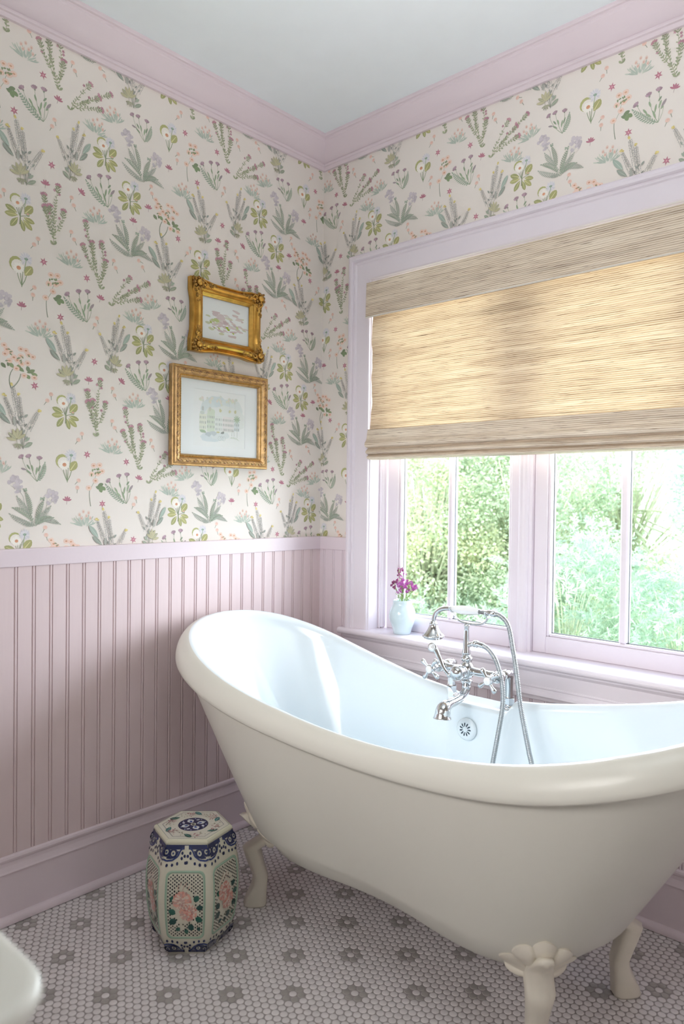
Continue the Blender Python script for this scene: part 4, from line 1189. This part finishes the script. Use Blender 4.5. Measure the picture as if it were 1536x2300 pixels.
for k in range(10): A.leaf(.076, .006, 2 * PI * k / 10, .016, .004, rnd.choice(['#a8c29c', '#8fb084']))
A.stroke([(.077, .004), (.078, -.06)], .001, .0012, '#a7b3a0'); A.blob(.012, -.046, .008, .0045, '#5f6660', 8, .3, .3, rnd); A.blob(-.008, -.045, .008, .003, '#c3c07a', 7)
for x in (.0, .018):
    for k in range(14):
        a = 2 * PI * k / 14; b = 2 * PI * (k + 1) / 14; A.stroke([(x + .0075 * math.cos(a), -.066 + .0075 * math.sin(a)), (x + .0075 * math.cos(b), -.066 + .0075 * math.sin(b))], .0006, .0006, '#9aa19d')
A.stroke([(.0, -.066), (.008, -.056), (.018, -.066)], .0007, .0007, '#9aa19d')
A.fern((.045, -.062), (.085, -.068), .005, '#b9c9ae', .1, 6); A.stroke([(.055, -.035), (.053, -.055)], .001, .001, '#7f8f7c'); A.stroke([(.062, -.035), (.064, -.055)], .001, .001, '#8f9f8c')
A.fade(.30, (.90, .92, .92)); art_mesh(A, (.90, .92, .92), SW + .004, SH + .004, .0062, fr)
mb = MB(); mb.box((-iw / 2 - .001, -ih / 2 - .001, .0098), (iw / 2 + .001, ih / 2 + .001, .011)); mb.build('glazing', PGLASS, fr)
on_wall(fr, -.5178, 1.4725)

# ------------------------------------------------------------- garden stool
SXc, SYc, SH_ = .436, -.930, .308
SROT = R(-46)
rp_ = [(0, .092), (.004, .095), (.03, .111), (.06, .1195), (.10, .127), (.15, .1305), (.19, .1285), (.23, .122), (.26, .1145), (.278, .108), (.286, .1055), (.288, .1035)]


def srad(z):
    z = max(z, 0)
    for (a, ra), (b, rb) in zip(rp_, rp_[1:]):
        if z <= b: return ra + (rb - ra) * max(0, (z - a)) / (b - a)
    return rp_[-1][1]


def spt(face, u, z, d=0.):
    """point on a side face: u in [-1,1] across, z up, d out"""
    r_ = srad(z); a0 = SROT + face * PI / 3
    q0 = (r_ * math.cos(a0 - PI / 6), r_ * math.sin(a0 - PI / 6)); q1 = (r_ * math.cos(a0 + PI / 6), r_ * math.sin(a0 + PI / 6))
    t = (u + 1) / 2
    return (q0[0] + (q1[0] - q0[0]) * t + d * math.cos(a0), q0[1] + (q1[1] - q0[1]) * t + d * math.sin(a0), z)


CER = mat_vcol('glazed_ceramic', rough=.16, coat=.35)
BASEC = lin('#c9c6b4'); BLUE = lin('#18224e'); BLUE2 = lin('#243569'); GRN = lin('#93ac97'); DKG = lin('#1f5a4c'); PKC = lin('#d9a594'); PK2 = lin('#c78a80'); BLK = lin('#141a24')
mb = MB()
rings = []
for i in range(41):
    z = .286 * i / 40 if i else -.0014; rg = []
    for f in range(6):
        for k in range(8):
            u = -1 + 2 * (k + .5) / 8; rg.append(spt(f, u * .985, z))
    rings.append(rg)
mb.loft(rings, True, False, 0, True, BASEC)
hexr = lambda r_, z: [(r_ * math.cos(SROT + PI / 6 + k * PI / 3), r_ * math.sin(SROT + PI / 6 + k * PI / 3), z) for k in range(6)]
mb.loft([hexr(.1055, .284), hexr(.1068, .287), hexr(.1062, .2905), hexr(.1035, .294), hexr(.098, .2955)], True, False, 0, False, lin('#c9c6b0'))
mb.add(hexr(.098, .2955), [tuple(range(6))], 0, False, lin('#cfccbe'))
mb.add(hexr(.090, -.001), [tuple(range(5, -1, -1))], 0, False, BASEC)


def side_poly(f, pts, col, d):
    mb.add([spt(f, u, z, d) for u, z in pts], [tuple(range(len(pts)))], 0, False, col)


def side_strip(f, pts, w, col, d):
    hw = .0625      # half face width, metres, to keep strokes even
    for (u0, z0), (u1, z1) in zip(pts, pts[1:]):
        dx, dz = (u1 - u0) * hw, z1 - z0; L = math.hypot(dx, dz) or 1e-6; nx, nz = -dz / L * w / 2, dx / L * w / 2
        side_poly(f, [(u0 + nx / hw, z0 + nz), (u0 - nx / hw, z0 - nz), (u1 - nx / hw, z1 - nz), (u1 + nx / hw, z1 + nz)], col, d)


def side_dot(f, u, z, rx, rz, col, d, n=9, jit=0.):
    side_poly(f, [(u + rx / .0625 * (1 + (rnd.uniform(-jit, jit) if jit else 0)) * math.cos(2 * PI * i / n), z + rz * (1 + (rnd.uniform(-jit, jit) if jit else 0)) * math.sin(2 * PI * i / n)) for i in range(n)], col, d)


rnd = random.Random(21)
for f in range(6):
    # raised panel frame, celadon
    zb, zt, uw = .052, .222, .78; fp = []
    rr = .014
    for cx, cz, a0 in ((uw - rr / .0625, zt - rr, 0), (-uw + rr / .0625, zt - rr, 90), (-uw + rr / .0625, zb + rr, 180), (uw - rr / .0625, zb + rr, 270)):
        for k in range(5):
            a = R(a0 + 22.5 * k); fp.append((cx + rr / .0625 * math.cos(a), cz + rr * math.sin(a)))
    dense = []
    for (u0, z0), (u1, z1) in zip(fp, fp[1:] + fp[:1]):
        n = max(1, int(max(abs(z1 - z0) / .01, abs(u1 - u0) / .15)))
        for k in range(n): dense.append((u0 + (u1 - u0) * k / n, z0 + (z1 - z0) * k / n))
    ringo = [spt(f, u * 1.04, z + (z - .137) * .03, .0004) for u, z in dense]; ringm = [spt(f, u, z, .0028) for u, z in dense]; ringi = [spt(f, u * .93, z - (z - .137) * .04, .0006) for u, z in dense]
    mb.loft([ringo, ringm, ringi], True, False, 0, True, GRN)
    # lattice of dark piercings
    nu, nz = 17, 37
    for i in range(nu):
        for j in range(nz):
            if (i + j) % 2: continue
            u = -.68 + 1.36 * i / (nu - 1); z = zb + .008 + (zt - zb - .016) * j / (nz - 1)
            if abs(u) > .62 and (z < zb + .016 or z > zt - .016): continue
            q = ((u + .02) / .44) ** 2 + ((z - .135) / .045) ** 2
            if q < 1 or (q < 1.9 and rnd.random() < .45): continue
            side_dot(f, u, z, rnd.uniform(.0016, .0021), rnd.uniform(.0019, .0025), BLK, .0009, 7, .15)
    # peony with leaves
    for (u, z, ang, l) in [(-.38, .118, 2.6, .020), (-.34, .103, 3.6, .022), (.36, .150, .9, .018), (.44, .132, .2, .018), (.42, .108, -.5, .020), (.18, .092, -1.2, .020), (.05, .078, -1.6, .014), (-.45, .148, 2.0, .016), (-.22, .082, -2.4, .014), (.50, .082, -.9, .012)]:
        c, s = math.cos(ang), math.sin(ang); L = []
        for a, b in [(0, 0), (.25, .4), (.55, .5), (.85, .28), (1, 0), (.85, -.28), (.55, -.5), (.25, -.4)]: L.append((u + (c * a * l - s * b * l * .8) / .0625, z + s * a * l + c * b * l * .8))
        side_poly(f, L, rnd.choice([DKG, lin('#2a5a4e'), lin('#1a4540')]), .0012 + .0001 * abs(u))
    for (u, z, r0) in [(-.12, .152, .0225), (.13, .122, .0215)]:
        for k in range(3):
            side_dot(f, u, z, r0 * (1 - .06 * k), r0 * (1 - .06 * k), PKC, .0014 + .00003 * k, 18, .08)
        for rg in range(4):
            nn = 17 - 3 * rg
            for k in range(nn):
                a = 2 * PI * k / nn + rg * .4 + rnd.uniform(-.1, .1); q = r0 * (.88 - .24 * rg); l = r0 * .42; c, s_ = math.cos(a), math.sin(a)
                side_poly(f, [(u + (c * (q - l / 2 + l * aa) - s_ * bb * l) / .0625, z + s_ * (q - l / 2 + l * aa) + c * bb * l) for aa, bb in [(0, 0), (.35, .24), (.8, .26), (1.05, 0), (.8, -.26), (.35, -.24)]], rnd.choice([PKC, PK2, lin('#d4c0b2'), lin('#bf9f94'), lin('#dccabc')]), .0017 + .0003 * rg + .000004 * k)
        for k in range(12):
            a = rnd.uniform(0, 2 * PI); q = rnd.uniform(.2, .9) * r0; side_strip(f, [(u + q * math.cos(a) / .0625, z + q * math.sin(a)), (u + (q + .005) * math.cos(a + .3) / .0625, z + (q + .005) * math.sin(a + .3))], .0008, lin('#9c6c68'), .0031)
    for k in range(5): side_strip(f, [(-.3 + .1 * k, .178 + .01 * (k % 2)), (-.26 + .11 * k, .190 + .008 * (k % 2))], .001, lin('#c08a80'), .0012)
    # blue scroll collars, top and bottom, centred on each edge of the hexagon
    for top in (1, 0):
        Z = (lambda q: .282 - q) if top else (lambda q: .006 + q * .82)
        for e in (-1, 1):
            U = lambda q: e * (1 - q)
            side_poly(f, [(U(0), Z(0)), (U(.88), Z(0)), (U(.86), Z(.007)), (U(.72), Z(.012)), (U(.62), Z(.024)), (U(.40), Z(.033)), (U(.0), Z(.036))], BASEC, .0007)
            side_strip(f, [(U(0), Z(.0045)), (U(.45), Z(.0045)), (U(.9), Z(.0045))], .009, BLUE, .0010)
            side_strip(f, [(U(.86), Z(.005)), (U(.72), Z(.011)), (U(.62), Z(.024)), (U(.40), Z(.033)), (U(.14), Z(.0345)), (U(0), Z(.031))], .0042, BLUE2, .0011)
            for (u, q, r_) in [(.40, .0175, .0092), (.08, .014, .0085)]:
                P = [(U(u) + r_ / .0625 * math.cos(2 * PI * k / 14), Z(q) + r_ * math.sin(2 * PI * k / 14)) for k in range(15)]
                side_strip(f, P, .0054, BLUE, .0013); side_dot(f, U(u), Z(q), .0026, .0026, BLUE2, .0013)
            side_strip(f, [(U(.62), Z(.012)), (U(.55), Z(.022)), (U(.35), Z(.028)), (U(.12), Z(.027))], .0044, BLUE, .0014)
            side_dot(f, U(.22), Z(.024), .0034, .0028, BLUE, .0014); side_dot(f, U(.70), Z(.006), .004, .003, BLUE, .0013)
            for (u, q) in [(.82, .017), (.80, .029), (.97, .039), (.62, .041), (.40, .044), (.17, .045), (.93, .024)]: side_dot(f, U(u), Z(q), .0034, .0040, BLUE, .0012, 8, .15)
    side_strip(f, [(-1, .283), (1, .283)], .0018, BLUE, .0016)
# decorated top
TZ_ = .2955; tk = [0]


def top_poly(pts, col):
    tk[0] += 1; c, s = math.cos(SROT), math.sin(SROT)
    mb.add([(c * x - s * y, s * x + c * y, TZ_ + .00025 + .000004 * tk[0]) for x, y in pts], [tuple(range(len(pts)))], 0, False, col)


A = Art()
hx = [(.0835 * math.cos(PI / 6 + k * PI / 3), .0835 * math.sin(PI / 6 + k * PI / 3)) for k in range(7)]; A.stroke(hx, .0011, .0011, '#4a5468')
hx = [(.0975 * math.cos(PI / 6 + k * PI / 3), .0975 * math.sin(PI / 6 + k * PI / 3)) for k in range(7)]; A.stroke(hx, .0009, .0009, '#6d7480')
A.blob(0, 0, .0405, None, '#18224e', 36)
for k in range(4):
    a = k * PI / 2 + .5; A.leaf(.010 * math.cos(a), .010 * math.sin(a), a, .023, .019, '#c9cccb'); A.leaf(.013 * math.cos(a), .013 * math.sin(a), a, .012, .008, '#3a4f8a'); A.blob(.029 * math.cos(a + .78), .029 * math.sin(a + .78), .0052, .0036, '#c3c7cc', 8, a)
for k in range(12): a = k * PI / 6; A.blob(.0345 * math.cos(a), .0345 * math.sin(a), .0022, None, '#aeb6c8', 6)
A.blob(0, 0, .0075, None, '#c6c4ae', 14); A.blob(0, 0, .0042, None, '#10151f', 10)
for k in range(6):
    a = k * PI / 3 + .25
    for q in range(20):
        b = rnd.uniform(0, 2 * PI); rr = rnd.uniform(0, .014); A.leaf(.066 * math.cos(a) + rr * math.cos(b), .066 * math.sin(a) + rr * math.sin(b) * .8, b, .0065, .0030, rnd.choice(['#b99694', '#a67f80', '#c9b0a8', '#96686c']))
    for q in range(6):
        b = a + rnd.uniform(.22, .5); rr = rnd.uniform(.052, .074); A.blob(rr * math.cos(b), rr * math.sin(b), .0024, .0015, '#9a9784', 6, b)
    a += .56; x, y = .060 * math.cos(a), .060 * math.sin(a); A.leaf(x, y, a + 1.1, .029, .014, rnd.choice(['#2f6a5e', '#3f6f70', '#24584f']), '#7fa59a')
for pts, col in A.p: top_poly(pts, col)
st = mb.build('garden_stool', CER, fix=False); st.location = (SXc, SYc, 0)
st.scale = (1, 1, 1.035)
tag(st, 'hexagonal barrel-shaped ceramic garden stool painted blue, green and pink, beside the tub', 'stool')

# --------------------------------------------------------------------- sink
SINK = mat('sink_porcelain', (.74, .73, .67), rough=.38, coat=.08, var=.01)
sk = tag(empty('pedestal_sink', (1.325, -2.134, 0)), 'white porcelain sink with a rounded rim corner, out of focus in the lower left', 'sink')


def rrect(w, d, r_, z, n=7, cy=0.):
    out = []
    for cx, c2, a0 in ((w - r_, d - r_, 0), (-w + r_, d - r_, 90), (-w + r_, -d + r_, 180), (w - r_, -d + r_, 270)):
        for k in range(n + 1): a = R(a0 + 90 * k / n); out.append((cx + r_ * math.cos(a), c2 + cy + r_ * math.sin(a), z))
    return out


mb = MB()
W2, D2 = .279, .249
sec = [(.30, .52, .08, .690, -.03), (.45, .62, .08, .705, -.03), (.66, .76, .07, .745, -.02), (.82, .88, .06, .790, -.01), (.92, .95, .055, .822, 0), (.965, .975, .05, .838, 0), (.99, .992, .048, .846, 0), (1, 1, .048, .853, 0), (.997, .997, .048, .859, 0), (.985, .985, .046, .8635, 0), (.965, .965, .045, .8645, 0), (.90, .90, .045, .8625, 0), (.86, .78, .09, .8615, .03), (.84, .76, .10, .855, .03), (.78, .70, .12, .80, .03), (.60, .52, .12, .755, .03), (.2, .2, .04, .74, .03), (.01, .01, .002, .739, .03)]
mb.loft([rrect(W2 * a, D2 * b, min(r_, W2 * a * .95, D2 * b * .95), z, 7, c) for a, b, r_, z, c in sec], True, True, 0, True)
mb.build('basin', SINK, sk)
mb = MB()
mb.loft([rrect(a, b, min(a, b) * .6, z, 7, -.05) for a, b, z in [(.130, .115, 0), (.130, .115, .02), (.118, .103, .035), (.095, .085, .07), (.078, .072, .2), (.074, .07, .45), (.082, .08, .6), (.10, .10, .70)]], True, True, 0, True)
mb.build('pedestal', SINK, sk)
# ------------------------------------------------------------------ outdoors
mb = MB()
N_ = 30; GV = [(-14 + 26 * i / N_, .25 + 16 * j / N_, -.35 + .10 * math.sin(i * 1.3) * math.cos(j * .9)) for j in range(N_ + 1) for i in range(N_ + 1)]
mb.add(GV, [(j * (N_ + 1) + i, j * (N_ + 1) + i + 1, (j + 1) * (N_ + 1) + i + 1, (j + 1) * (N_ + 1) + i) for j in range(N_) for i in range(N_)], 0, True)
tag(mb.build('garden_ground', mat('pale_grass', (.30, .42, .18), rough=.9, var=.3, scale=6, bump=.5)), kind='structure')
LEAF = mat_vcol('leaves_overexposed', rough=.55, transl=.45)
BARK = mat('bark', (.60, .64, .48), rough=.9, var=.3, scale=30, bump=.5)


def shrub(name, cat, label, c, rx, rz, n, size, pal, seed, feather=False, group='shrubs and trees outside the window', trunk_h=None):
    rn = random.Random(seed); t = tag(empty(name, (c[0], c[1], -.35)), label, cat, group)
    ml = MB(); mw = MB()
    H = c[2] + .35
    k_ = .25 if feather else 1.
    mw.tube([(0, 0, 0), (rn.uniform(-.05, .05), rn.uniform(-.05, .05), H * .5), (0, 0, H)], [.06 * k_, .045 * k_, .02 * k_], 8)
    ncl = max(14, n // 200)
    cl = []
    for k in range(ncl):
        a = rn.uniform(0, 2 * PI); el = math.asin(rn.uniform(-.92, 1)); q = rn.uniform(.45, 1) ** .5
        p = Vector((rx * q * math.cos(el) * math.cos(a), rx * q * math.cos(el) * math.sin(a), H + rz * q * math.sin(el)))
        if p.z < .05: p.z = rn.uniform(.05, .5)
        cl.append((p, rn.choice(pal), rn.uniform(.7, 1.25)))
        base = Vector((0, 0, H * rn.uniform(.3, .9)))
        mw.tube([base, base.lerp(p, .55) + Vector((0, 0, .05)), p], [.018 * k_, .011 * k_, .004 * k_], 5)
    per = n // ncl
    for p, colr, sc in cl:
        col0 = tuple(c * (.60 if not feather else .68) + .93 * (.40 if not feather else .32) for c in lin(colr)); cr_ = (.22 if not feather else .17) * sc * max(rx, .7)  # leaves faded towards white: outdoor glare and haze put into the colour
        if feather:
            for s in range(max(3, per // 22)):
                d = Vector((rn.gauss(0, 1), rn.gauss(0, 1), rn.gauss(.25, .7))).normalized(); ln = cr_ * rn.uniform(.9, 1.9); o = p + Vector((rn.gauss(0, cr_ * .5), rn.gauss(0, cr_ * .5), rn.gauss(0, cr_ * .5)))
                for q in range(22):
                    t_ = (q + .5) / 22; b = o + d * ln * t_
                    sd = Vector((rn.gauss(0, 1), rn.gauss(0, 1), rn.gauss(0, 1))); sd = (sd - d * sd.dot(d)).normalized(); e = (sd * .8 + d * .75).normalized() * size * (1.5 - t_) * 1.2; w = d.cross(e).normalized() * size * .13
                    k = rn.uniform(.8, 1.15); col = tuple(min(1, x * k) for x in col0)
                    ml.add([b - w, b + e * .5 - w, b + e, b + e * .5 + w], [(0, 1, 2, 3)], 0, False, col)
        else:
            for s in range(per):
                o = p + Vector((rn.gauss(0, cr_ * .55), rn.gauss(0, cr_ * .55), rn.gauss(0, cr_ * .5)))
                e = Vector((rn.gauss(0, 1), rn.gauss(0, 1), rn.gauss(-.2, .7))).normalized() * size * rn.uniform(.7, 1.3); w = e.cross(Vector((rn.gauss(0, 1), rn.gauss(0, 1), rn.gauss(0, 1)))).normalized() * size * .30
                k = rn.uniform(.75, 1.2); col = tuple(min(1, x * k) for x in col0)
                ml.add([o, o + e * .45 + w, o + e, o + e * .45 - w], [(0, 1, 2, 3)], 0, False, col)
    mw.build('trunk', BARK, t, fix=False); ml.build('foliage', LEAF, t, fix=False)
    return t


YG = ['#b8cc88', '#a7c07c', '#c8d49a', '#97b674', '#d3d590']; MG = ['#b9d6b4', '#a8cba6', '#cfe2c6', '#98bf9c', '#bcd9be']; BG = ['#9cc2a4', '#84b092', '#b3d2b2', '#a2c8a0']
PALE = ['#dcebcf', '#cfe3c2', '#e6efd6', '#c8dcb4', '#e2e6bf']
shrub('leafy_shrub', 'shrub', 'yellow-green leafy shrub filling the left pane of the left sash', (-1.72, 3.1, .75), .78, 1.25, 30000, .036, YG, 1)
shrub('leafy_shrub', 'shrub', 'mid green leafy shrub seen through the right pane of the left sash', (-.98, 3.5, .80), .70, 1.30, 30000, .034, ['#a5c388', '#92b478', '#b9d196', '#7fa76a', '#c7cf86'], 2)
shrub('feathery_shrub', 'shrub', 'low mint-green feathery shrub along the bottom of the left sash', (-1.25, 2.45, .02), .62, .42, 16000, .034, MG, 3, True)
shrub('feathery_shrub', 'shrub', 'silvery mint feathery shrub in the left pane of the right sash', (-.20, 2.65, .25), .62, .75, 24000, .036, MG + BG, 4, True)
shrub('feathery_shrub', 'shrub', 'bluish green feathery shrub low in the right pane of the right sash', (.52, 2.75, .18), .62, .72, 24000, .036, BG + MG, 5, True)
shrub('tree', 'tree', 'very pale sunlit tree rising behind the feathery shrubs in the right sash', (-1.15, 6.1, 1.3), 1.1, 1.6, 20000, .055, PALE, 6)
shrub('tree', 'tree', 'blue-green leafy tree at the upper right of the right sash', (.45, 4.5, 1.30), .50, .85, 12000, .042, ['#94bea2', '#7fae92', '#b2d2b4'], 7)
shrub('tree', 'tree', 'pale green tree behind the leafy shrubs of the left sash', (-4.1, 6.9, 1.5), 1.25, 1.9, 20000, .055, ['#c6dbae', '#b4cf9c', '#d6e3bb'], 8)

# ------------------------------------------------------------------ lighting
w = bpy.data.worlds.new('sky'); scene.world = w; w.use_nodes = True
N = w.node_tree.nodes; L = w.node_tree.links; bg = N['Background']
tc = N.new('ShaderNodeTexCoord'); sp = N.new('ShaderNodeSeparateXYZ'); rp = N.new('ShaderNodeValToRGB')
L.new(tc.outputs['Generated'], sp.inputs[0]); L.new(sp.outputs[2], rp.inputs[0])
rp.color_ramp.elements[0].position = .0; rp.color_ramp.elements[0].color = (1, 1, 1, 1)
rp.color_ramp.elements[1].position = .7; rp.color_ramp.elements[1].color = (.62, .80, 1, 1)
L.new(rp.outputs[0], bg.inputs['Color']); bg.inputs['Strength'].default_value = WORLD_S


def lamp(kind, name, loc, target, energy, color, size=None, size_y=None):
    d = bpy.data.lights.new(name, kind); d.energy = energy; d.color = color
    if kind == 'AREA': d.shape = 'RECTANGLE'; d.size = size; d.size_y = size_y or size
    if kind == 'SUN': d.angle = size
    o = bpy.data.objects.new(name, d); COL.objects.link(o); o.location = loc
    o.rotation_euler = (Vector(target) - Vector(loc)).to_track_quat('-Z', 'Y').to_euler()
    return o


lamp('SUN', 'sun', (2, -4, 9), (0, 3, 0), SUN_E, (1, .96, .88), R(2))
# unseen fill lamps added: off the ceiling, from the right, by the front wall
bl_ = lamp('AREA', 'bounce_fill', (1.9, -1.6, 1.75), (1.55, -1.25, 2.6), BOUNCE_E, (.97, .985, 1), .9, .9)
bl_.data.spread = R(105)
lamp('AREA', 'side_fill', (2.98, -1.1, .95), (.6, -.9, .55), SIDE_E, (1, .97, .97), 1.0, 1.0)  # fill lamp added to lighten the right side of the tub
dl = lamp('AREA', 'front_fill', (1.0, -2.38, 1.35), (1.15, 0, .80), FRONT_E, (1, .98, .97), 1.3, .9)  # no doorway here: fill lamp added to lift the window wall
dl.data.spread = R(75)
# added area lamp outside, standing in for sky light through the lower window
lamp('AREA', 'daylight_fill', (.75, 1.32, 1.38), (.75, 0, .99), WIN_E, (.82, .91, 1), 5.4, 1.4)
scene.view_settings.view_transform = 'Standard'; scene.view_settings.look = 'None'; scene.view_settings.exposure = EXPO; scene.view_settings.gamma = 1.0
scene.cycles.use_denoising = True; scene.cycles.adaptive_threshold = .025
scene.cycles.max_bounces = 9; scene.cycles.diffuse_bounces = 5; scene.cycles.transparent_max_bounces = 16; scene.cycles.sample_clamp_indirect = 8
scene.cycles.caustics_reflective = False; scene.cycles.caustics_refractive = False
